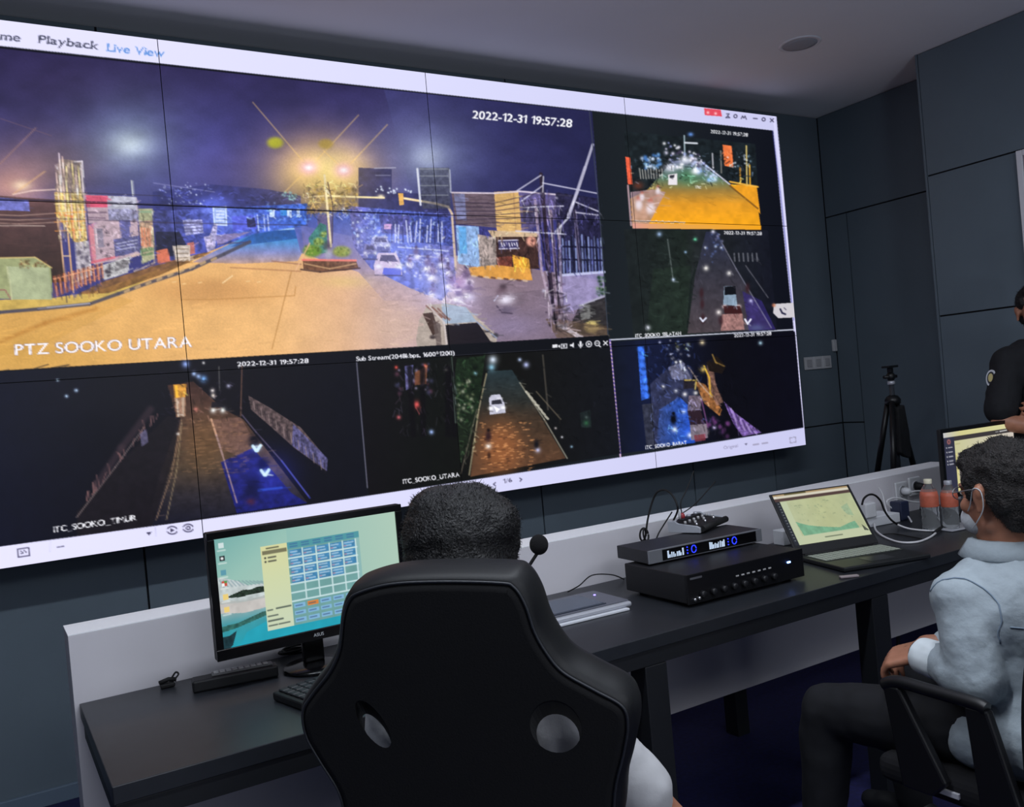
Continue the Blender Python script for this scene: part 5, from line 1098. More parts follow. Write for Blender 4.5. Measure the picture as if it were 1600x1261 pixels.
MB().obox(LH, LX, LY, Zv, (.13, .235), (-.245, -.175), (.0182, .0188)).build('touchpad', mat('touchpad', rgb(40, 42, 44), .3), lap)
LU = (LY*math.cos(la)+Zv*math.sin(la)); LN = LX.cross(LU)
H2 = LH+Zv*.019
lid = MB().obox(H2, LX, LU, LN, (0, LW), (.002, LD), (-.007, 0), .002).build('lid', M_blk, lap)
MB().tube([H2+LX*.03-Zv*.003, H2+LX*(LW-.03)-Zv*.003], .006, 12).build('hinge', M_blk2, lap)
picture('screen', H2+LX*.010+LU*(LD-.006)+LN*.0008, LX*(LW-.022), LU*-(LD-.045), 150, 100, paint_map(), homog([(0, 0), (1, 0), (1, 1), (0, 1)], [(0, 0), (160, 0), (160, 100), (0, 100)]), .85, lap, None, mname='laptop_picture')

# ------------------------------------------------------------ right-hand display
def paint_dash():
    C = Canvas(0, 0, 160, 96, 4, (196, 190, 160))
    C.poly([(0, 0), (160, 0), (160, 8), (0, 8)], ramp((0, 0), (160, 0), (0, (200, 200, 206)), (.25, (220, 214, 150)), (1, (226, 222, 170)))); C.poly([(22, 8), (160, 8), (160, 15), (22, 15)], (62, 58, 60)); C.poly([(0, 8), (24, 8), (24, 96), (0, 96)], (50, 52, 72))
    C.line([(118, 11), (124, 11)], 1.4, (150, 150, 150)); C.line([(128, 11), (144, 10.6)], 1.6, (220, 220, 220))
    C.poly([(24, 15), (160, 15), (160, 34), (24, 34)], ramp((24, 0), (160, 0), (0, (210, 208, 160)), (1, (216, 206, 196))))
    C.blot(12, 15, 4, 4, (200, 120, 110), .9, 5); C.blot(12, 15, 2, 2, (60, 50, 70), .9, 5)
    for i, y in enumerate((24, 31, 38, 45, 50)): C.blot(6, y, 1.1, 1.1, (240, 240, 244), .9, 4); C.line([(10, y), (18, y)], 1.4, (190, 190, 200), .9)
    C.poly([(30, 34), (160, 34), (160, 96), (30, 96)], (96, 90, 92), 1, .25, 5); C.poly([(24, 34), (29, 34), (29, 96), (24, 96)], (222, 214, 150))
    C.line([(33, 37), (33, 44)], 1.6, (230, 230, 230)); C.dots(60, [(34, 56), (90, 50), (90, 90), (34, 90)], [(200, 196, 190), (40, 40, 44), (130, 124, 120)], (1, 3), .8, 91)
    for i in range(6): C.line([(38+i*9, 62), (44+i*8, 54), (46+i*9, 74)], 1.6, (210, 206, 200), .7)
    C.line([(26, 20), (36, 20)], 1, (170, 160, 110), .7)
    return C
m2 = empty('flat_monitor', (-.66, -1.48, DZ), 'thin black monitor at the right showing a dashboard page, half hidden by the seated man', 'monitor')
MX0, MX1, MZ1, MZ0, MYY = -.905, -.415, 1.143, .845, -1.50
o = Vector((MX0, MYY, MZ1)); X2 = Vector((math.cos(-.065), math.sin(-.065), 0)); Y2 = Vector((-X2.y, X2.x, 0)); w2 = .505
MB().obox(Vector((MX0, MYY, MZ0)), X2, Y2, Zv, (0, w2), (0, .018), (0, MZ1-MZ0), .004).build('housing', M_blk, m2)
b2 = MB()
for a in ((0, w2, MZ1-MZ0-.017, MZ1-MZ0), (0, w2, 0, .02), (0, .016, .02, MZ1-MZ0-.017), (w2-.010, w2, .02, MZ1-MZ0-.017)): b2.obox(Vector((MX0, MYY, MZ0)), X2, Y2, Zv, (a[0], a[1]), (-.004, -.0002), (a[2], a[3]), .001)
b2.build('bezel', M_gloss, m2)
picture('screen', o+X2*.015-Zv*.016-Y2*.0012, X2*(w2-.024), Zv*-(MZ1-MZ0-.034), 130, 80, paint_dash(), homog([(0, 0), (1, 0), (1, 1), (0, 1)], [(0, 0), (160, 0), (160, 96), (0, 96)]), .9, m2, None, mname='monitor2_picture')
MB().obox(Vector((MX0, MYY, DZ)), X2, Y2, Zv, (w2/2-.03, w2/2+.03), (.019, .034), (.012, .20), .004).build('stand_neck', M_blk, m2)
MB().obox(Vector((MX0, MYY, DZ)), X2, Y2, Zv, (w2/2-.11, w2/2+.11), (-.07, .10), (.001, .0118), .004).build('stand_base', M_blk, m2)
ck = Vector((MX0, MYY, MZ1))+X2*(w2-.012)
MB().obox(ck, X2, Y2, Zv, (-.012, .014), (-.012, .014), (-.055, .002), .004).build('corner_clip', M_silver, m2)
tk = recenter(tag(MB().obox(onZ(1487, 832, DZ), Vector((.99, -.14, 0)).normalized(), Vector((.14, .99, 0)).normalized(), Zv, (0, .20), (-.002, .10), (.001, .008), .003).build('silver_tablet', M_silver), 'flat silver tablet lying on the desk behind the bottles, half hidden by the seated man', 'tablet'))

# ------------------------------------------------------------ sockets and plugs on the back board
YB = DB-.0005
for nm, cx, cz, lab, pl in (('a', -.795, .852, 'left wall socket on the grey back board holding a white plug', 'white'), ('b', -.695, .862, 'right wall socket on the grey back board holding a black plug', 'black')):
    so = empty('power_socket', (cx, YB, cz-.043), lab, 'socket')
    MB().box((cx-.042, YB-.012, cz-.043), (cx+.042, YB, cz+.043), .005).build('socket_plate', M_plastic, so)
    MB().lathe((cx, YB-.0118, cz), (0, -1, 0), [(.026, 0), (.026, .004), (.021, .004), (.020, -.004), (0, -.004)], 28).build('socket_well', M_plas2, so)
    pg = empty(pl+'_plug', (cx, YB-.03, cz-.02), pl+' power plug pushed into the '+('left' if pl == 'white' else 'right')+' socket on the back board', 'plug')
    mm = M_plastic if pl == 'white' else M_blk2
    MB().lathe((cx, YB-.0162, cz), (0, -1, 0), [(.0185, 0), (.0185, .016), (.015, .034), (.008, .040), (0, .041)], 20).build('plug_body', mm, pg)
    if pl == 'black': MB().tube(bez([(cx, YB-.05, cz), (cx-.01, YB-.07, cz-.03), (cx-.02, YB-.05, cz-.07), (cx-.02, YB-.04, DZ+.006)]), .0035, 8).build('cord', mm, pg)
W_CORD = mat('white_cable', rgb(205, 205, 208), .45)
def cord(name, pts, r, m, lab): return recenter(tag(MB().tube(bez(pts), r, 8).build(name, m), lab, 'cable'))
px = Vector((-.795, YB-.058, .852))
cord('white_power_cord', [px, px+Vector((.05, -.02, -.005)), onY(1442, 783, -1.29), onY(1425, 784, -1.29), onY(1400, 778, -1.29), onY(1386, 783, -1.29), onY(1392, 793, -1.29), onY(1408, 800, -1.30), onY(1418, 806, -1.33), onZ(1424, 815, DZ+.02)], .0036, W_CORD, 'white power cord looping from the left socket above the desk')
cord('thin_white_cable', [onY(1373, 762, -1.24), onY(1379, 772, -1.25), onY(1382, 786, -1.26), onY(1386, 800, -1.28), onZ(1392, 812, DZ+.006)], .0026, W_CORD, 'thin white cable hanging down beside the laptop screen')
cord('black_laptop_cable', [onY(1347, 788, -1.52), onY(1350, 779, -1.50), onY(1358, 773, -1.48), onY(1367, 774, -1.47), onY(1376, 783, -1.46), onY(1382, 798, -1.45), onY(1392, 812, -1.45), onZ(1403, 820, DZ+.010)], .0042, M_blk2, 'thick black cable arching out of the right side of the laptop lid')
cord('white_flat_cord', [onZ(1403, 820, DZ+.022), onZ(1420, 826, DZ+.010), onZ(1445, 829, DZ+.006), onZ(1463, 829, DZ+.006)], .0038, W_CORD, 'short white cord running along the desk to the foot of the bottles')
cord('white_curved_cord', [onZ(1366, 818, DZ+.016), onZ(1369, 829, DZ+.010), onZ(1382, 839, DZ+.005), (onZ(1405, 847, DZ+.005)), onZ(1432, 847, DZ+.005), onZ(1452, 840, DZ+.005), onZ(1462, 833, DZ+.008)], .0040, W_CORD, 'white charging cord making a wide curve on the desk in front of the bottles')
cord('black_cord_joint', [onZ(1459, 833, DZ+.009), onZ(1468, 826, DZ+.012), onZ(1476, 819, DZ+.014)], .0065, M_blk2, 'short thick black cord joint lying by the foot of the bottles')
cord('thin_black_cord', [onZ(1375, 836, DZ+.004), onZ(1395, 834, DZ+.004), onZ(1420, 838, DZ+.004), onZ(1440, 842, DZ+.004)], .0026, M_blk2, 'thin black cord on the desk inside the curve of the white cord')
# boxes beside the laptop
def dbox(name, p, X, sx, sy, sz, m, lab, cat, bev=.003):
    X = Vector(X).normalized(); Y = Vector((-X.y, X.x, 0)); p = Vector(p); p.z = 0
    return recenter(tag(MB().obox(p, X, Y, Zv, (0, sx), (0, sy), sz, bev).build(name, m), lab, cat))
M_box = mat('white_card', rgb(200, 202, 206), .55)
dbox('white_box', onZ(1354, 826, DZ), (1, -.12, 0), .20, .115, (DZ+.001, DZ+.042), M_box, 'low white box on the desk under the sockets, right of the laptop screen', 'box')
dbox('white_adapter', onZ(1361, 812, DZ+.042)+Vector((.0, .02, 0)), (1, -.05, 0), .065, .035, (DZ+.043, DZ+.108), M_plastic, 'upright white adapter standing on the low white box', 'adapter', .006)
dbox('small_white_box', onZ(1197, 850, DZ)+Vector((.0, -.095, 0)), (1, -.1, 0), .15, .06, (DZ+.001, DZ+.060), M_box, 'small white box behind the left edge of the laptop screen', 'box')
dbox('dark_adapter', onZ(1409, 815, DZ), (1, -.1, 0), .055, .06, (DZ+.001, DZ+.085), mat('black_adapter_blue_reflection', rgb(34, 40, 62), .35), 'black power brick with a painted blue reflection, standing below the sockets', 'adapter', .006)  # blue reflection on the black brick is mixed into its base colour
# water bottles
M_clear = mat('clear_bottle', (.86, .89, .90), .08, trans=.92, ior=1.25)
M_lab = mat('orange_label', rgb(178, 92, 70), .5, noise=.12, nscale=60); M_cap = mat('bottle_cap', rgb(222, 216, 190), .4)
def bottle(px, py, lab, s, capm):
    p = onZ(px, py, DZ+.001)
    b = empty('water_bottle', p, lab, 'bottle', group=None)
    pr = [(0, .002), (.026, 0), (.031, .004), (.0325, .02), (.0305, .03), (.0325, .04), (.0305, .055), (.0325, .065), (.0305, .08), (.0325, .09), (.0325, .135), (.028, .155), (.016, .176), (.0125, .184), (.0125, .192)]
    MB().lathe(p, (0, 0, 1), [(r*s, h*s) for r, h in pr]+[(0, .192*s)], 32).build('bottle_body', M_clear, b)
    MB().lathe(p, (0, 0, 1), [(.0333*s, .094*s), (.0335*s, .095*s), (.0335*s, .134*s), (.0300*s, .152*s), (.0296*s, .152*s)], 32).build('label', M_lab, b)
    MB().lathe(p, (0, 0, 1), [(.0145*s, .181*s), (.0150*s, .183*s), (.0150*s, .197*s), (.0135*s, .199*s), (0, .199*s)], 24).build('cap', capm, b)
bottle(1456, 829, 'left clear water bottle with an orange label and pale cap', 1.06, M_cap)
bottle(1487, 827, 'right clear water bottle with an orange label, next to the seated man\'s face', 1.0, M_silver)

# ------------------------------------------------------------ camera tripod behind the desk
tr = empty('camera_tripod', (-.13, -.72, 0), 'black camera tripod standing against the dark wall right of the video wall', 'tripod')
T0 = onY(1390, 622, -.75); TT = onY(1392, 571, -.75); M_tri = mat('tripod_black', rgb(14, 15, 17), .4)
T0.x = TT.x-.01; ax = Vector((T0.x, -.75, 0))
MB().tube([ax+Zv*.78, ax+Zv*1.34], .013, 14).build('centre_column', mat('tripod_grey_tube', rgb(70, 74, 80), .35, metal=.5), tr)
MB().lathe(ax+Zv*1.215, (0, 0, 1), [(.018, 0), (.040, .008), (.042, .03), (.030, .048), (.016, .055)], 20).build('shoulder', M_tri, tr)
hd = MB().lathe(ax+Zv*1.325, (0, 0, 1), [(.012, 0), (.020, .004), (.020, .018), (.014, .022)], 18).build('pan_base', M_silver, tr)
h2 = MB().ell(ax+Zv*1.37, .024, .024, .026, 18); h2.tube([ax+Zv*1.37+Vector((-.045, .01, 0)), ax+Zv*1.37+Vector((.035, -.01, 0))], .009, 10)
h2.build('ball_head', M_tri, tr)
h3 = MB().box((ax.x-.012, ax.y-.012, 1.392), (ax.x+.012, ax.y+.012, 1.418), .003); h3.box((ax.x-.044, ax.y-.022, 1.418), (ax.x+.044, ax.y+.022, 1.430), .003)
h3.build('quick_release_plate', M_tri, tr)
for fx, fy in ((-.43, -.22), (.42, .03), (.0, .36)):
    a = ax+Zv*1.235+Vector((fx, fy, 0)).normalized()*.03; f = Vector((ax.x+fx, ax.y+fy, .012)); m_ = a.lerp(f, .36); n_ = a.lerp(f, .68)
    lg = MB().tube([a, m_], .0155, 12).build('leg', M_tri, tr)
    MB().tube([m_, n_], .0125, 12).build('leg_section', M_tri, lg); MB().tube([n_, f], .0095, 12).build('leg_section', mat('tripod_inner_tube', rgb(60, 62, 66), .35, metal=.5), lg)
    MB().tube([m_.lerp(a, .04), m_.lerp(n_, .06)], .018, 12).build('leg_clamp', M_blk2, lg); MB().tube([n_.lerp(m_, .04), n_.lerp(f, .06)], .0155, 12).build('leg_clamp', M_blk2, lg)
    MB().ell(f+Zv*.004, .015, .015, .014, 12).build('rubber_foot', M_blk2, lg)
tg = recenter(tag(MB().prism([ax+Vector((-.028, -.05, 1.20)), ax+Vector((.03, -.05, 1.215)), ax+Vector((.055, -.05, 1.06)), ax+Vector((.052, -.05, .92)), ax+Vector((.0, -.05, .935)), ax+Vector((-.035, -.05, .96)), ax+Vector((-.032, -.05, 1.08))], (0, .03, 0), bev=.008).build('carry_pouch', mat('black_nylon', rgb(18, 19, 22), .85, noise=.2, nscale=40, bump=.5, bscale=60)), 'limp black cloth pouch hanging between the tripod legs', 'pouch'))
# ------------------------------------------------------------ sculpting of soft bodies: primitives fused into one skin
def caps(mb, p0, r0, p1, r1, n=14):
    p0 = Vector(p0); p1 = Vector(p1); L = (p1-p0).length
    if L < 1e-5: mb.ell(p0, r0, r0, r0, n); return
    pr = [(r0*math.sin(a), -r0*math.cos(a)) for a in np.linspace(0, math.pi/2, 6)]+[(r1*math.cos(a), L+r1*math.sin(a)) for a in np.linspace(0, math.pi/2, 6)]
    pr[0] = (0, pr[0][1]); pr[-1] = (0, pr[-1][1])
    mb.lathe(p0, p1-p0, pr, n)
def chain(mb, pts):
    for (a, ra), (b, rb) in zip(pts[:-1], pts[1:]): caps(mb, a, ra, b, rb)
def vnoise(co, sc, seed=0):
    x = co/sc+seed*7.13; i = np.floor(x); f = x-i; f = f*f*(3-2*f); r = 0
    def h(a, b, c): return (np.sin(a*127.1+b*311.7+c*74.7)*43758.5453) % 1.0
    for dx in (0, 1):
        for dy in (0, 1):
            for dz in (0, 1):
                w = (f[:, 0] if dx else 1-f[:, 0])*(f[:, 1] if dy else 1-f[:, 1])*(f[:, 2] if dz else 1-f[:, 2])
                r = r+w*h(i[:, 0]+dx, i[:, 1]+dy, i[:, 2]+dz)
    return r*2-1
def sculpt(name, mb, voxel, m, parent, it=6, fac=.5, noise=(), cut=None, label=None, blades=None):
    me = bpy.data.meshes.new(name); mb.bm.to_mesh(me); mb.bm.free()
    o = bpy.data.objects.new(name, me); COL.objects.link(o)
    r = o.modifiers.new('r', 'REMESH'); r.mode = 'VOXEL'; r.voxel_size = voxel
    s = o.modifiers.new('s', 'SMOOTH'); s.factor = fac; s.iterations = it
    m2 = bpy.data.meshes.new_from_object(o.evaluated_get(bpy.context.evaluated_depsgraph_get()))
    o.modifiers.clear(); o.data = m2; m2.name = name; bpy.data.meshes.remove(me)
    n = len(m2.vertices); co = np.empty(n*3, np.float32); m2.vertices.foreach_get('co', co); co = co.reshape(-1, 3).astype(float)
    no = np.empty(n*3, np.float32); m2.vertices.foreach_get('normal', no); no = no.reshape(-1, 3)
    d = np.zeros(n)
    for k, (amp, sc, kind) in enumerate(noise):
        v = vnoise(co*(kind if isinstance(kind, tuple) else (1, 1, 1)), sc, k)
        d += amp*v
    if len(noise): co = co+no*d[:, None]; m2.vertices.foreach_set('co', co.astype(np.float32).ravel())
    if cut:
        bm = bmesh.new(); bm.from_mesh(m2)
        for pc, pn in cut:
            bmesh.ops.bisect_plane(bm, geom=bm.verts[:]+bm.edges[:]+bm.faces[:], plane_co=pc, plane_no=pn, clear_outer=True)
            es = [e for e in bm.edges if e.is_boundary]
            if es: bmesh.ops.holes_fill(bm, edges=es)
        bm.to_mesh(m2); bm.free()
    if blades:
        cnt, L, w, flow = blades; g = np.random.default_rng(3); idx = g.integers(0, n, cnt)
        bm = bmesh.new(); bm.from_mesh(m2)
        for i in idx:
            p = Vector(co[i]); nn = Vector(no[i]); q = (nn*.55+Vector(g.normal(0, .45, 3))+Vector(flow)).normalized(); l = L*g.uniform(.5, 1.3)
            t = q.cross(Vector(g.normal(0, 1, 3))).normalized()*w; cu = Vector(g.normal(0, .35, 3))*l*.5
            a = bm.verts.new(p-t-nn*.002); b = bm.verts.new(p+t-nn*.002); c = bm.verts.new(p+q*l*.5+t*.7+cu); d_ = bm.verts.new(p+q*l*.5-t*.7+cu); e = bm.verts.new(p+q*l+cu*2.2-nn*.002)
            bm.faces.new((a, b, c, d_)); bm.faces.new((d_, c, e))
        bm.to_mesh(m2); bm.free()
    m2.materials.clear(); m2.materials.append(m)
    for f in m2.polygons: f.use_smooth = True
    if parent: put(o, parent)
    if label: o['label'] = label
    return o
def frame(F, U=(0, 0, 1)):
    F = Vector(F).normalized(); Rr = F.cross(Vector(U)).normalized(); U = Rr.cross(F); return Rr, F, U   # right, forward, up
def head_parts(mb, c, F, U=(0, 0, 1), s=1.0):
    X, Y, Z = frame(F, U); M = Matrix((X, Y, Z)).transposed(); P = lambda x, y, z: Vector(c)+M @ Vector((x, y, z))*s
    E = lambda x, y, z, a, b, d: mb.ell(P(x, y, z), a*s, b*s, d*s, 20, M=M)
    E(0, -.015, .032, .076, .094, .088); E(0, .028, -.030, .062, .066, .080); E(0, .022, -.070, .052, .056, .045); E(0, .068, -.100, .024, .020, .018)
    caps(mb, P(0, .086, .010), .008*s, P(0, .106, -.026), .011*s); E(-.012, .096, -.030, .008, .010, .007); E(.012, .096, -.030, .008, .010, .007)
    for q in (-1, 1):
        E(q*.036, .066, -.025, .024, .024, .022); caps(mb, P(q*.014, .086, .026), .007*s, P(q*.048, .074, .026), .007*s)
        E(q*.031, .079, .008, .014, .010, .009); caps(mb, P(q*.045, .01, -.075), .018*s, P(q*.015, .066, -.100), .017*s)
        E(q*.079, -.004, -.006, .008, .019, .031); E(q*.086, -.012, .008, .006, .012, .018); E(q*.080, .0, -.034, .007, .010, .011)
    E(0, .090, -.056, .022, .012, .006); E(0, .088, -.067, .018, .012, .007)
    return P, M
def hand_parts(mb, w, d, n, s=1.0, curl=.5, side=1):
    """w wrist, d pointing direction, n direction the palm faces; side +1 thumb along n x d"""
    d = Vector(d).normalized(); n = Vector(n); n = (n-d*n.dot(d)).normalized(); t = n.cross(d)*side; w = Vector(w)
    for k in (-1.5, -.5, .5, 1.5): caps(mb, w+t*k*.012*s+d*.008*s, .014*s, w+d*.080*s+t*k*.0195*s, .0115*s)
    for k, L in ((-1.5, .062), (-.5, .076), (.5, .082), (1.5, .072)):
        p = w+d*.084*s+t*k*.0205*s; a = 0.15+curl*.25; dd = d+t*k*.05
        rr = (.0092, .0084, .0076, .0066) if k > -1.4 else (.0080, .0074, .0066, .0058)
        for j, f in enumerate((.44, .31, .25)):
            a += curl*(.75 if j else .5); v = (dd*math.cos(a)+n*math.sin(a)).normalized(); q = p+v*L*f*s; caps(mb, p, rr[j]*s, q, rr[j+1]*s); p = q
    p = w+d*.025*s+t*.030*s; v = (t*.75+d*.65+n*.25).normalized(); q = p+v*.034*s; caps(mb, w+d*.012*s+t*.014*s, .015*s, q, .0115*s)
    v2 = (t*.35+d*.85+n*.45).normalized(); r_ = q+v2*.030*s; caps(mb, q, .0112*s, r_, .0095*s); v3 = (t*.1+d*.85+n*.6).normalized(); caps(mb, r_, .0095*s, r_+v3*.024*s, .0075*s)
M_skin = mat('skin_brown', rgb(164, 112, 88), .5, noise=.10, nscale=30, bump=.05, bscale=300)
M_hair = mat('hair_black', rgb(14, 13, 14), .5, noise=.5, nscale=90, bump=.6, bscale=220)
M_hair2 = mat('hair_dark_brown', rgb(32, 28, 27), .55, noise=.6, nscale=70, bump=.8, bscale=240)
M_eye = mat('eye_white', rgb(220, 218, 214), .2); M_iris = mat('iris_dark', rgb(26, 18, 14), .2)
def eyes(P, M, person, s=1.0):
    for q in (-1, 1):
        e = MB().ell(P(q*.031, .0815, .008), .0105*s, .0105*s, .0085*s, 16, M=M).build('eye', M_eye, person)
        MB().ell(P(q*.031, .0895, .008), .0048*s, .0035*s, .0048*s, 12, M=M).build('iris', M_iris, e)
def limbs(mb, J, g=0.0, arms=True, legs=True, fore=True):
    for q in ('L', 'R'):
        if arms:
            chain(mb, [(J['sh'+q], .050+g), (Vector(J['sh'+q]).lerp(Vector(J['el'+q]), .5), .045+g), (J['el'+q], .038+g)])
            if fore: chain(mb, [(J['el'+q], .040+g), (Vector(J['el'+q]).lerp(Vector(J['wr'+q]), .35), .040+g), (J['wr'+q], .027+g)])
        if legs:
            chain(mb, [(J['hp'+q], .090+g), (Vector(J['hp'+q]).lerp(Vector(J['kn'+q]), .5), .078+g), (J['kn'+q], .058+g), (Vector(J['kn'+q]).lerp(Vector(J['an'+q]), .35), .056+g), (J['an'+q], .038+g)])
def torso(mb, J, F, g=0.0, low=True):
    X, Y, Z = frame(F); pe, ne = Vector(J['pe']), Vector(J['ne']); up = (ne-pe).normalized(); Yt = (Y-up*Y.dot(up)).normalized(); Xt = Yt.cross(up); M = Matrix((Xt, Yt, up)).transposed(); L = (ne-pe).length
    P = lambda x, y, z: pe+M @ Vector((x, y, z))
    if low: mb.ell(P(0, -.01, .02), .165+g, .125+g, .13+g, 22, M=M)
    mb.ell(P(0, .0, L*.36), .142+g, .108+g, .16+g, 22, M=M); mb.ell(P(0, -.005, L*.66), .160+g, .112+g, .155+g, 22, M=M)
    a, b = Vector(J['shL']), Vector(J['shR'])
    caps(mb, a, .056+g, b, .056+g); caps(mb, a.lerp(ne, .5)-up*.02, .060+g, b.lerp(ne, .5)-up*.02, .060+g)
    caps(mb, a-up*.06+(b-a)*.12, .06+g, b-up*.06+(a-b)*.12, .06+g)
def shoe(mb, an, d):
    an = Vector(an); d = Vector(d).normalized(); z = Vector((0, 0, 1))
    p = Vector((an.x, an.y, .045)); caps(mb, p-d*.05, .043, p+d*.10-z*.006, .040); caps(mb, p+d*.08-z*.006, .040, p+d*.155-z*.012, .032); caps(mb, an, .046, p, .046)
def cutfeet(): return [((0, 0, .004), (0, 0, -1))]

# ================= seated operator seen from behind, in the big chair =================
N1 = Vector((math.sin(R(46)), math.cos(R(46)), 0)); S1 = Vector((N1.y, -N1.x, 0))       # facing, right-hand side
p1 = empty('person', (-3.66, -2.38, 0), 'person with black hair and white shirt sitting in the big chair, seen from behind', 'person')
h1 = atD(727, 864, 1.66)
J = dict(pe=Vector((h1.x, h1.y, 0))-N1*.03+Vector((0, 0, .54)), ne=h1-Vector((0, 0, .13))-N1*.02)
J['shR'] = J['ne']+S1*.135-Vector((0, 0, .115)); J['shL'] = J['ne']-S1*.15-Vector((0, 0, .10))
J['elR'] = atD(1048, 1290, 1.64); J['elL'] = J['shL']-S1*.05-Vector((0, 0, .29))+N1*.04
J['wrR'] = J['elR']+N1*.20-S1*.12+Vector((0, 0, .02)); J['wrL'] = J['elL']+N1*.20+S1*.12+Vector((0, 0, .02))
for q, sg in (('R', 1), ('L', -1)):
    J['hp'+q] = J['pe']+S1*.085*sg+N1*.04-Vector((0, 0, .015)); J['kn'+q] = J['hp'+q]+N1*.43+S1*.05*sg-Vector((0, 0, .0)); J['an'+q] = J['kn'+q]+N1*.02-Vector((0, 0, J['kn'+q].z-.10))
b = MB(); P, M = head_parts(b, h1, N1+Vector((0, 0, -.12)), s=1.0); torso(b, J, N1); limbs(b, J); chain(b, [(J['ne'], .056), (h1-Vector((0, 0, .05)), .054)])
for q, sg in (('R', 1), ('L', -1)): hand_parts(b, J['wr'+q], N1*.9-S1*.35*sg, Vector((0, 0, -1)), 1, .35, sg)
sculpt('body', b, .0065, M_skin, p1, it=4, label='brown skin')
eyes(P, M, p1)
b = MB(); torso(b, J, N1, .010)
for q in 'LR': chain(b, [(J['sh'+q], .062), (J['sh'+q].lerp(J['el'+q], .45), .062), (J['sh'+q].lerp(J['el'+q], .74), .066)])
X_, Y_, Z_ = frame(N1)
M_shirt1 = mat('white_shirt_cotton', rgb(178, 178, 180), .8, noise=.03, nscale=20, bump=.15, bscale=40)
sculpt('white_shirt', b, .010, M_shirt1, p1, it=5, noise=((.004, .06, 0), (.002, .025, 0)),
       cut=None, label='white short-sleeved shirt')
b = MB(); limbs(b, J, .014, arms=False); b.ell(J['pe']+Vector((0, 0, -.005)), .17, .15, .12)
M_trous = mat('trousers_dark', rgb(22, 23, 30), .85, noise=.2, nscale=30)
sculpt('trousers', b, .013, M_trous, p1, it=4, noise=((.004, .07, 0),))
for q in 'LR':
    b = MB(); shoe(b, J['an'+q], N1); sculpt('shoe', b, .010, M_blk, p1, it=3, cut=cutfeet())
b = MB(); E = lambda x, y, z, r1, r2, r3: b.ell(P(x, y, z), r1, r2, r3, 20, M=M)
E(0, -.014, .034, .110, .118, .098); E(0, -.030, -.012, .104, .104, .085); E(.030, -.02, .070, .072, .085, .048); E(-.030, -.02, .076, .066, .085, .052); E(.082, -.030, .050, .034, .060, .042); E(0, -.050, -.060, .088, .070, .050); E(0, .055, .070, .075, .050, .045)
sculpt('hair', b, .0055, M_hair, p1, it=3, noise=((.005, .05, 0), (.002, .014, 0)), blades=(12000, .0062, .0006, (0, 0, 0)))

# ================= big racing-style chair =================
ch = empty('gaming_chair', (-3.72, -2.50, 0), 'large black leather racing-style office chair seen from behind in the foreground', 'chair')
rec = R(7); Nf = (N1*math.cos(rec)+Vector((0, 0, math.sin(rec)))).normalized()      # forward normal of the backrest
C0 = atD(730, 1090, 1.40)
up_ = (Vector((0, 0, 1))-Nf*Nf.z).normalized(); rt_ = Nf.cross(up_)
seam = [(561, 926), (610, 913), (685, 909), (779, 911), (803, 918), (821, 946), (835, 987), (854, 1021), (880, 1051), (929, 1079), (972, 1104), (981, 1135), (974, 1180), (962, 1230), (955, 1300), (930, 1385), (735, 1400), (585, 1390), (545, 1300), (530, 1240), (500, 1190), (478, 1150), (473, 1112), (488, 1085), (515, 1050), (530, 1015), (536, 965), (545, 938)]
P2 = []
for x, y in seam:
    q = onP(x, y, C0, Nf)-C0; P2.append((q.dot(rt_), q.dot(up_)))
cr = [(v.x, v.y) for v in bez([(a, b_, 0) for a, b_ in P2], 6, closed=True)]
def off(poly, d):
    n = len(poly); out = []; area2 = sum(poly[i-1][0]*poly[i][1]-poly[i][0]*poly[i-1][1] for i in range(n)); sg = 1 if area2 > 0 else -1
    for i in range(n):
        a, c = poly[i-2], poly[(i+2) % n]; tx, ty = c[0]-a[0], c[1]-a[1]; L = math.hypot(tx, ty) or 1
        out.append((poly[i][0]+sg*ty/L*d, poly[i][1]-sg*tx/L*d))
    return out
def ringed(name, steps, m, parent):
    b = MB(); rings = []
    for d, dep in steps:
        rings.append([b.bm.verts.new(C0+rt_*x+up_*y+Nf*dep) for x, y in off(cr, d)])
    n = len(cr)
    for a, c in zip(rings[:-1], rings[1:]):
        for k in range(n): f = b.bm.faces.new((a[k], a[(k+1) % n], c[(k+1) % n], c[k])); f.smooth = True
    for r_ in (rings[0], rings[-1]): bmesh.ops.triangle_fill(b.bm, edges=[b.bm.edges.get((r_[k], r_[(k+1) % n])) for k in range(n)], use_beauty=True)
    return b.build(name, m, parent)
M_leather = mat('black_leather', rgb(19, 20, 22), .5, bump=.05, bscale=500, spec=.35); M_shell = mat('black_back_fabric', rgb(6, 6, 8), .85, bump=.1, bscale=300)
back = ringed('backrest', [(-.012, .006), (-.003, .001), (.004, .004), (.010, .016), (.014, .040), (.014, .068), (.008, .090), (-.006, .106), (-.03, .114), (-.07, .112)], M_leather, ch)
shell = ringed('back_shell', [(-.014, -.0045), (-.006, -.002), (-.004, .003), (-.010, .006)], M_shell, ch)
pi_ = MB().tube([C0+rt_*x+up_*y+Nf*.0 for x, y in off(cr, .0)], .0022, 8, closed=True).build('piping', mat('piping_black', rgb(44, 46, 50), .4), back)
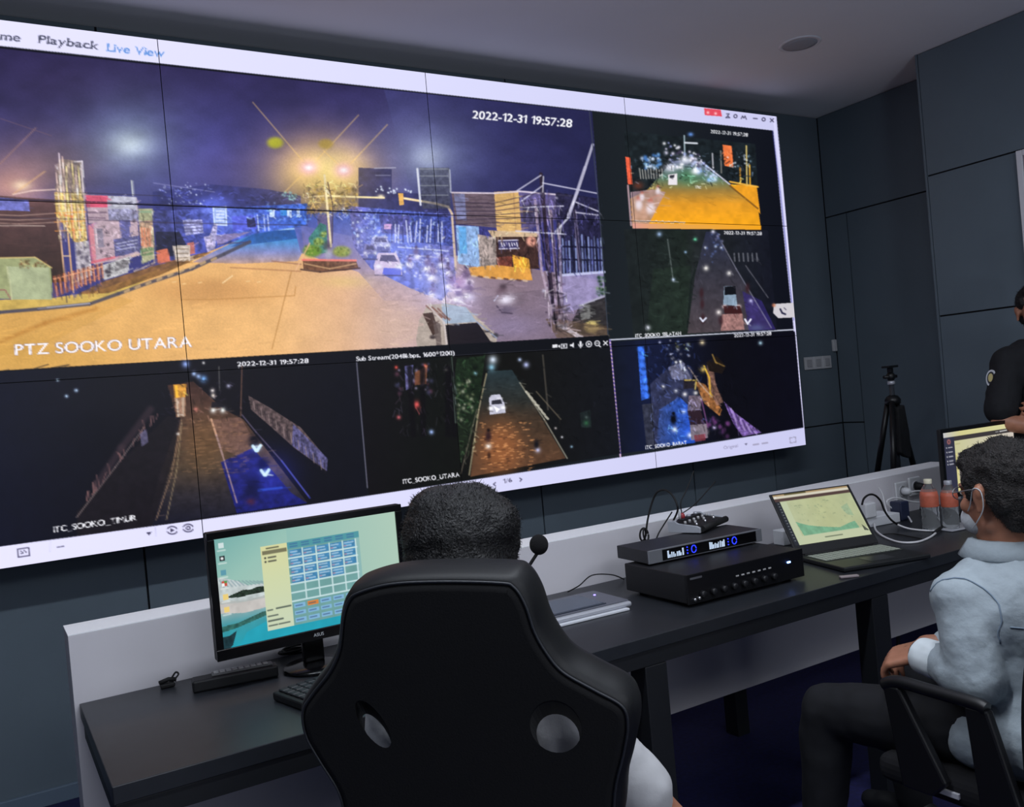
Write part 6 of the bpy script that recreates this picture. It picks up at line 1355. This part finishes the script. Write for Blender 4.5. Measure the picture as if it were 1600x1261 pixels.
def hole_cut(x, y, rw, rh, tilt, objs):
    c = onP(x, y, C0, Nf); vd = (c-Vector(CAM)).normalized()
    a = rt_*math.cos(tilt)+up_*math.sin(tilt); b2_ = -rt_*math.sin(tilt)+up_*math.cos(tilt)
    k = MB(); n = 28; r0 = []; r1 = []
    ax_ = (vd*.93+Nf*.07-up_*.16).normalized()
    for i in range(n):
        t = 2*math.pi*i/n; e = a*rw*math.cos(t)+b2_*rh*math.sin(t)
        r0.append(k.bm.verts.new(c+e*1.12-ax_*.06)); r1.append(k.bm.verts.new(c+e*.9+ax_*.24))
    for i in range(n): k.bm.faces.new((r0[i], r0[(i+1) % n], r1[(i+1) % n], r1[i]))
    k.bm.faces.new(r0[::-1]); k.bm.faces.new(r1)
    co_ = k.build('cutter', M_shell)
    for o_ in objs:
        md_ = o_.modifiers.new('b', 'BOOLEAN'); md_.object = co_; md_.operation = 'DIFFERENCE'; md_.solver = 'EXACT'
        nm = bpy.data.meshes.new_from_object(o_.evaluated_get(bpy.context.evaluated_depsgraph_get())); old = o_.data; o_.modifiers.clear(); o_.data = nm; bpy.data.meshes.remove(old)
    bpy.data.objects.remove(co_)
hole_cut(583, 1132, .019, .042, R(28), (back, shell)); hole_cut(868, 1136, .038, .040, R(-4), (back, shell))
# seat, tilt plate, gas lift and star base
sc = Vector((C0.x, C0.y, 0))+N1*.33
SXY = lambda x, y, z: sc+S1*x+N1*y+Vector((0, 0, z))
Z3 = Vector((0, 0, 1))
MB().obox(sc, S1, N1, Z3, (-.25, .25), (-.25, .25), (.355, .445), .035, 4).build('seat', M_leather, ch)
for q in (-1, 1):
    MB().obox(sc, S1, N1, Z3, (q*.25-.045, q*.25+.045), (-.22, .24), (.36, .475), .035, 4).build('seat_bolster', M_leather, ch)
    ar = MB().tube(bez([SXY(q*.30, -.08, .40), SXY(q*.335, -.07, .46), SXY(q*.335, -.06, .60)]), .016, 12).build('armrest_post', M_blk, ch)
    MB().obox(sc, S1, N1, Z3, (q*.335-.04, q*.335+.04), (-.20, .07), (.60, .63), .012, 3).build('armrest_pad', M_blk2, ar)
    MB().prism([SXY(q*.20, -.27, .42), SXY(q*.20, -.20, .40), SXY(q*.20, -.20, .46), SXY(q*.20, -.31, .56)], S1*.008).build('hinge_bracket', M_blk, ch)
MB().obox(sc, S1, N1, Z3, (-.13, .13), (-.12, .12), (.325, .353), .005).build('tilt_plate', M_blk, ch)
MB().lathe(sc, (0, 0, 1), [(.028, .12), (.028, .24), (.018, .241), (.018, .324)], 20).build('gas_lift', mat('gas_lift_metal', rgb(60, 60, 64), .3, metal=.8), ch)
def star_base(sc, parent, r=.30):
    bs = MB().lathe(sc, (0, 0, 1), [(.045, .085), (.05, .10), (.04, .135), (.03, .14)], 20).build('base_hub', M_blk, parent)
    for k in range(5):
        a = k*2*math.pi/5+.3; d = Vector((math.cos(a), math.sin(a), 0))
        MB().tube([sc+d*.03+Z3*.112, sc+d*r*.6+Z3*.095, sc+d*r+Z3*.075], [.022, .018, .014], 10).build('base_arm', M_blk, parent)
        cs = MB().tube([sc+d*r+Z3*.085, sc+d*r+Z3*.045], .008, 8).build('caster', M_blk2, parent)
        t = Vector((-d.y, d.x, 0)); MB().tube([sc+d*r-t*.022+Z3*.0275, sc+d*r+t*.022+Z3*.0275], .0265, 20).build('wheel', M_blk2, cs)
star_base(sc, ch)

# ================= seated man on the right =================
p2 = empty('person', (-2.25, -2.5, 0), 'man in a light blue denim shirt and glasses seated at the right, seen from behind', 'person')
F2 = Vector((math.sin(R(-2)), math.cos(R(-2)), 0)); S2 = Vector((F2.y, -F2.x, 0))
h2_ = atD(1566, 768, 2.2)
J = dict(pe=Vector((-2.24, -2.60, .545)), ne=atD(1566, 868, 2.22))
J['shL'] = atD(1503, 935, 2.17); J['shR'] = J['ne']+S2*.175-Vector((0, 0, .06)); J['elL'] = atD(1528, 1062, 2.10); J['wrL'] = atD(1440, 1022, 2.27)
J['elR'] = Vector((-2.03, -2.48, .66)); J['wrR'] = Vector((-2.22, -2.27, .665))
for q, sg in (('R', 1), ('L', -1)): J['hp'+q] = J['pe']+S2*.085*sg+F2*.04-Vector((0, 0, .02))
J['knL'] = atD(1293, 1108, 2.52); J['knR'] = J['knL']+Vector((.40, .02, 0)); J['anL'] = Vector((J['knL'].x-.02, J['knL'].y+.04, .09)); J['anR'] = Vector((J['knR'].x, J['knR'].y+.02, .09))
HF = Vector((math.sin(R(11)), math.cos(R(11)), -.14))
b = MB(); P, M = head_parts(b, h2_, HF, s=1.04); torso(b, J, F2); limbs(b, J); chain(b, [(J['ne']-F2*.0, .056), (h2_-F2*.02-Vector((0, 0, .05)), .056)])
hand_parts(b, J['wrL'], atD(1412, 1026, 2.30)-J['wrL'], Vector((.35, -.1, -1)), 1, .75, 1); hand_parts(b, J['wrR'], Vector((-.8, .25, -.05)), Vector((0, -.2, -1)), 1, .7, -1)
sculpt('body', b, .0058, M_skin, p2, it=4, label='brown skin')
eyes(P, M, p2, 1.04)
M_denim = mat('denim_light_blue', rgb(156, 167, 174), .8, noise=.05, nscale=30, bump=.25, bscale=50)
b = MB(); torso(b, J, F2, .016)
for q in 'LR':
    chain(b, [(J['sh'+q], .066), (J['sh'+q].lerp(J['el'+q], .5), .067), (J['el'+q], .062)]); chain(b, [(J['el'+q], .062), (J['el'+q].lerp(J['wr'+q], .5), .052), (J['el'+q].lerp(J['wr'+q], .80), .045)])
b.ell(J['pe']+Vector((0, -.01, -.02)), .205, .16, .11); caps(b, J['pe']+Vector((-.13, -.04, -.01)), .085, J['pe']+Vector((-.145, .10, -.03)), .07)
sh2 = sculpt('denim_shirt', b, .009, M_denim, p2, it=4, noise=((.007, .075, (1, 1, .55)), (.0035, .028, (1, 1, .5)), (.0015, .012, 0)), label='light blue denim shirt')
# collar, shoulder seams, cuff
colr = []
for a in np.linspace(R(-150), R(150), 26):
    v = -F2*math.cos(a)+S2*math.sin(a); colr.append(v)
cm = MB(); cc_ = J['ne']+Vector((0, 0, .012))
r0 = [cm.bm.verts.new(cc_+v*.063+Vector((0, 0, .036))) for i, v in enumerate(colr)]; r1 = [cm.bm.verts.new(cc_+v*.074+Vector((0, 0, .033))) for v in colr]; r2 = [cm.bm.verts.new(cc_+v*.100+Vector((0, 0, -.006))) for v in colr]; r3 = [cm.bm.verts.new(cc_+v*.094+Vector((0, 0, -.012))) for v in colr]; r4 = [cm.bm.verts.new(cc_+v*.060+Vector((0, 0, .026))) for v in colr]
for a, c in ((r0, r1), (r1, r2), (r2, r3), (r3, r4), (r4, r0)):
    for k in range(len(a)-1): f = cm.bm.faces.new((a[k], a[k+1], c[k+1], c[k])); f.smooth = True
for k in (0, -1): cm.bm.faces.new((r0[k], r1[k], r2[k], r3[k], r4[k]))
cm.build('collar', M_denim, sh2)
M_seam = mat('denim_seam', rgb(120, 136, 152), .8)
def on_shirt(pts, r, nm='seam'):
    from mathutils.bvhtree import BVHTree
    me_ = sh2.data; W_ = wm(sh2); vs = [W_ @ v.co for v in me_.vertices]; tree = BVHTree.FromPolygons(vs, [list(p_.vertices) for p_ in me_.polygons]); out = []
    for q in bez(pts, 8):
        l, n_, i_, d_ = tree.find_nearest(q); out.append(l+n_*.0008)
    MB().tube(out, r, 6).build(nm, M_seam, sh2)
on_shirt([J['shL']+Vector((-.05, .05, .02)), J['shL']+Vector((-.03, -.03, .06)), J['shL']+Vector((.0, -.09, -.0)), J['shL']+Vector((.01, -.08, -.08))], .0022)
on_shirt([J['ne']+Vector((-.16, -.10, -.13)), J['ne']+Vector((-.08, -.14, -.14)), J['ne']+Vector((.0, -.15, -.14)), J['ne']+Vector((.15, -.12, -.13))], .0020)
e_ = J['elL'].lerp(J['wrL'], .80); dd = (J['wrL']-J['elL']).normalized()
sculpt('cuff', (lambda k: (caps(k, e_-dd*.012, .049, e_+dd*.022, .047), k)[1])(MB()), .006, mat('denim_inside_white', rgb(214, 222, 226), .8, noise=.04, nscale=40), sh2, it=3, noise=((.004, .03, 0),), cut=[(e_+dd*.034, dd)])
MB().tube([J['wrL']+Vector((math.cos(a)*.0, 0, 0))+(dd.orthogonal().normalized()*math.cos(a)+dd.cross(dd.orthogonal().normalized())*math.sin(a))*.0315+dd*.006 for a in np.linspace(0, 2*math.pi, 24)[:-1]], .005, 8, closed=True).build('wristband', M_blk2, p2, 'black wristband')
b = MB(); limbs(b, J, .016, arms=False); b.ell(J['pe']+Vector((0, 0, -.02)), .175, .15, .10)
sculpt('trousers', b, .011, mat('trousers_black', rgb(17, 18, 23), .85, noise=.2, nscale=30), p2, it=4, noise=((.005, .08, 0), (.002, .03, 0)))
for q in 'LR':
    b = MB(); shoe(b, J['an'+q], F2); sculpt('shoe', b, .010, M_blk, p2, it=3, cut=cutfeet())
b = MB(); E = lambda x, y, z, r1, r2, r3: b.ell(P(x, y, z), r1, r2, r3, 20, M=M)
E(0, -.024, .042, .086, .102, .090); E(0, .036, .076, .070, .052, .044); E(0, -.050, -.012, .078, .070, .082); E(0, -.055, -.060, .062, .045, .045)
for q in (-1, 1): E(q*.062, .0, .036, .022, .056, .042); E(q*.066, -.045, -.004, .018, .040, .045); E(q*.071, .026, .012, .009, .012, .028)
sculpt('hair', b, .005, M_hair2, p2, it=3, noise=((.005, .024, 0), (.003, .011, 0)), blades=(7000, .007, .0007, (0, 0, .0)), label='short dark greying curly hair')
M_mask = mat('face_mask_white', rgb(196, 200, 204), .8, bump=.2, bscale=90)
b = MB(); b.ell(P(0, .068, -.060), .056, .052, .046, 24, M=M); b.ell(P(0, .090, -.045), .030, .030, .030, 16, M=M)
mk = sculpt('face_mask', b, .005, M_mask, p2, it=2, label='white face mask')
for q in (-1, 1): MB().tube(bez([P(q*.050, .066, -.040), P(q*.074, .030, -.020), P(q*.088, .0, .016), P(q*.090, -.022, .008), P(q*.086, -.016, -.030), P(q*.074, .020, -.062), P(q*.050, .062, -.080)]), .0014, 6).build('ear_loop', M_mask, mk)
gl = MB()
for q in (-1, 1): gl.tube([P(q*(.034+.020*math.cos(a)), .096, .006+.015*math.sin(a)) for a in np.linspace(0, 6.283, 22)[:-1]], .0014, 6, closed=True)
for q in (-1, 1): gl.tube(bez([P(q*.054, .095, .010), P(q*.080, .050, .012), P(q*.088, -.005, .014), P(q*.086, -.02, -.004)]), .0016, 6)
gl.tube([P(-.014, .098, .008), P(.014, .098, .008)], .0013, 6); gl.build('glasses', mat('thin_metal_frame', rgb(150, 150, 154), .3, metal=.7), p2)

# ================= his chair =================
c2 = empty('office_chair', (-2.24, -2.57, 0), 'black office chair with open armrests under the man in the denim shirt', 'chair')
M_ch2 = mat('chair_black_plastic', rgb(17, 17, 20), .42)
sc2 = Vector((-2.24, -2.54, 0))
MB().box((-2.49, -2.79, .375), (-1.99, -2.28, .448), .03, 4).build('seat', mat('chair_seat_fabric', rgb(16, 16, 20), .9), c2)
MB().box((-2.34, -2.66, .33), (-2.14, -2.44, .374), .005).build('tilt_plate', M_ch2, c2)
MB().lathe(sc2, (0, 0, 1), [(.028, .12), (.028, .24), (.018, .241), (.018, .329)], 20).build('gas_lift', mat('gas_lift_metal', rgb(60, 60, 64), .3, metal=.8), c2)
star_base(sc2, c2)
for q, x in ((-1, -2.508), (1, -1.972)):
    a1 = Vector((x, -2.365, .655)); a2 = Vector((x, -2.58, .655))
    arm = MB().tube(bez([a1+Vector((0, .02, -.012)), a1+Vector((0, -.02, .004)), Vector((x, -2.47, .658)), a2, a2+Vector((0, -.03, -.006))]), [.016]*100, 12)
    arm = arm.build('armrest', M_ch2, c2)
    MB().prism([(x-.012, -2.345, .648), (x-.012, -2.39, .648), (x-.012, -2.50, .44), (x-.012, -2.46, .40), (x-.012, -2.38, .40)], (.026, 0, 0), bev=.006).build('front_support', M_ch2, arm)
    MB().prism([(x-.012, -2.56, .648), (x-.012, -2.615, .648), (x-.012, -2.68, .42), (x-.012, -2.63, .39), (x-.012, -2.58, .41)], (.026, 0, 0), bev=.006).build('rear_support', M_ch2, arm)
bk = MB(); n = 14; gr = []
for k in (0, 1):
    g_ = []
    for i in range(n+1):
        row = []
        for j in range(9):
            u = j/8*2-1; v = i/n; wdt = .272-.05*v*v; x = -2.24+u*wdt; y = -2.80-.05*v+.115*u*u+.02*math.sin(v*3.14)-k*.035; z = .47+.50*v
            row.append(bk.bm.verts.new((x, y, z)))
        g_.append(row)
    gr.append(g_)
for g_ in gr:
    for i in range(n):
        for j in range(8): f = bk.bm.faces.new((g_[i][j], g_[i][j+1], g_[i+1][j+1], g_[i+1][j])); f.smooth = True
for i in range(n):
    for j in (0, 8): bk.bm.faces.new((gr[0][i][j], gr[0][i+1][j], gr[1][i+1][j], gr[1][i][j]))
for j in range(8):
    for i in (0, n): bk.bm.faces.new((gr[0][i][j], gr[0][i][j+1], gr[1][i][j+1], gr[1][i][j]))
bk.build('backrest', M_ch2, c2)
MB().tube(bez([(-2.24, -2.66, .352), (-2.24, -2.84, .36), (-2.24, -2.885, .44), (-2.24, -2.89, .60)]), .022, 12).build('back_bracket', M_ch2, c2)
q = atD(1456, 1172, 2.09); MB().box((-2.4990, q.y-.028, .405), (-2.4903, q.y+.028, .418), .001).build('badge', mat('badge_silver', rgb(180, 180, 186), .35), c2)

# ================= standing person at the right edge =================
p3 = empty('person', (.0, -1.45, 0), 'person in a black polo with a sleeve emblem standing at the right edge', 'person')
h3_ = atD(1621, 484, 4.1); F3 = Vector((-.80, -.60, 0)).normalized(); S3 = Vector((F3.y, -F3.x, 0))
J = dict(pe=Vector((h3_.x, h3_.y, .96)), ne=h3_-Vector((0, 0, .145)))
J['shR'] = atD(1574, 566, 4.08); J['shL'] = J['ne']-S3*.18-Vector((0, 0, .05)); J['elR'] = atD(1563, 658, 4.02)
J['wrR'] = atD(1632, 672, 3.92); J['elL'] = J['shL']-S3*.03+F3*.06-Vector((0, 0, .30)); J['wrL'] = J['elL']+S3*.20+F3*.12+Vector((0, 0, .04))
for q, sg in (('R', 1), ('L', -1)): J['hp'+q] = J['pe']+S3*.09*sg-Vector((0, 0, .04)); J['kn'+q] = J['hp'+q]+S3*.01*sg-Vector((0, 0, .42)); J['an'+q] = J['kn'+q]-Vector((0, 0, J['kn'+q].z-.09))
b = MB(); P, M = head_parts(b, h3_, F3, s=1.02); torso(b, J, F3); limbs(b, J); chain(b, [(J['ne'], .058), (h3_-Vector((0, 0, .05)), .056)])
hand_parts(b, J['wrR'], J['wrR']-J['elR'], -F3, 1, .6, 1); hand_parts(b, J['wrL'], J['wrL']-J['elL'], -F3, 1, .6, -1)
sculpt('body', b, .0065, M_skin, p3, it=4, label='brown skin')
eyes(P, M, p3)
M_polo = mat('black_polo', rgb(16, 17, 22), .85, noise=.15, nscale=40, bump=.2, bscale=60)
b = MB(); torso(b, J, F3, .018)
for q in 'LR': chain(b, [(J['sh'+q], .070), (J['sh'+q].lerp(J['el'+q], .5), .072), (J['sh'+q].lerp(J['el'+q], .80), .074)])
po = sculpt('polo_shirt', b, .009, M_polo, p3, it=4, noise=((.004, .06, 0), (.002, .025, 0)))
b = MB(); limbs(b, J, .014, arms=False); b.ell(J['pe'], .175, .14, .12)
sculpt('trousers', b, .013, M_trous, p3, it=4)
for q in 'LR':
    b = MB(); shoe(b, J['an'+q], F3); sculpt('shoe', b, .010, M_blk, p3, it=3, cut=cutfeet())
b = MB(); E = lambda x, y, z, r1, r2, r3: b.ell(P(x, y, z), r1, r2, r3, 20, M=M)
E(0, -.026, .042, .084, .098, .086); E(0, .034, .088, .064, .050, .030); E(0, -.050, -.012, .078, .066, .070)
for q in (-1, 1): E(q*.068, .0, .040, .016, .050, .036)
sculpt('hair', b, .006, M_hair, p3, it=3, noise=((.003, .02, 0),), blades=(2500, .008, .0008, (0, 0, 0)))
# sleeve emblem
from mathutils.bvhtree import BVHTree
W_ = wm(po); tree = BVHTree.FromPolygons([W_ @ v.co for v in po.data.vertices], [list(f.vertices) for f in po.data.polygons])
d_ = Vector(ray(1549, 590)); l, n_, i_, t_ = tree.ray_cast(Vector(CAM), d_.normalized())
if l is None: l, n_, i_, t_ = tree.find_nearest(atD(1549, 590, 4.05))
n_ = (n_*.6-Vector(ray(1549, 590)).normalized()*.5).normalized(); u_ = Vector((0, 0, 1)); u_ = (u_-n_*u_.dot(n_)).normalized(); v_ = n_.cross(u_)
def badge(s1, s2, lift, nm, m, par):
    k = MB(); vs = [k.bm.verts.new(l+n_*lift+v_*s1*math.cos(a)+u_*s2*math.sin(a)*(1 if math.sin(a) > 0 else 1.15)) for a in np.linspace(0, 6.283, 25)[:-1]]
    f = k.bm.faces.new(vs); r_ = bmesh.ops.extrude_face_region(k.bm, geom=[f])['geom']
    for v in r_:
        if isinstance(v, bmesh.types.BMVert): v.co -= n_*.012
    return k.build(nm, m, par)
em = badge(.024, .036, .004, 'sleeve_emblem', mat('emblem_white', rgb(196, 198, 204), .7), po)
badge(.017, .027, .0055, 'emblem_ring', mat('emblem_black', rgb(40, 42, 50), .7), em); badge(.011, .018, .007, 'emblem_centre', mat('emblem_gold', rgb(190, 176, 120), .7), em)
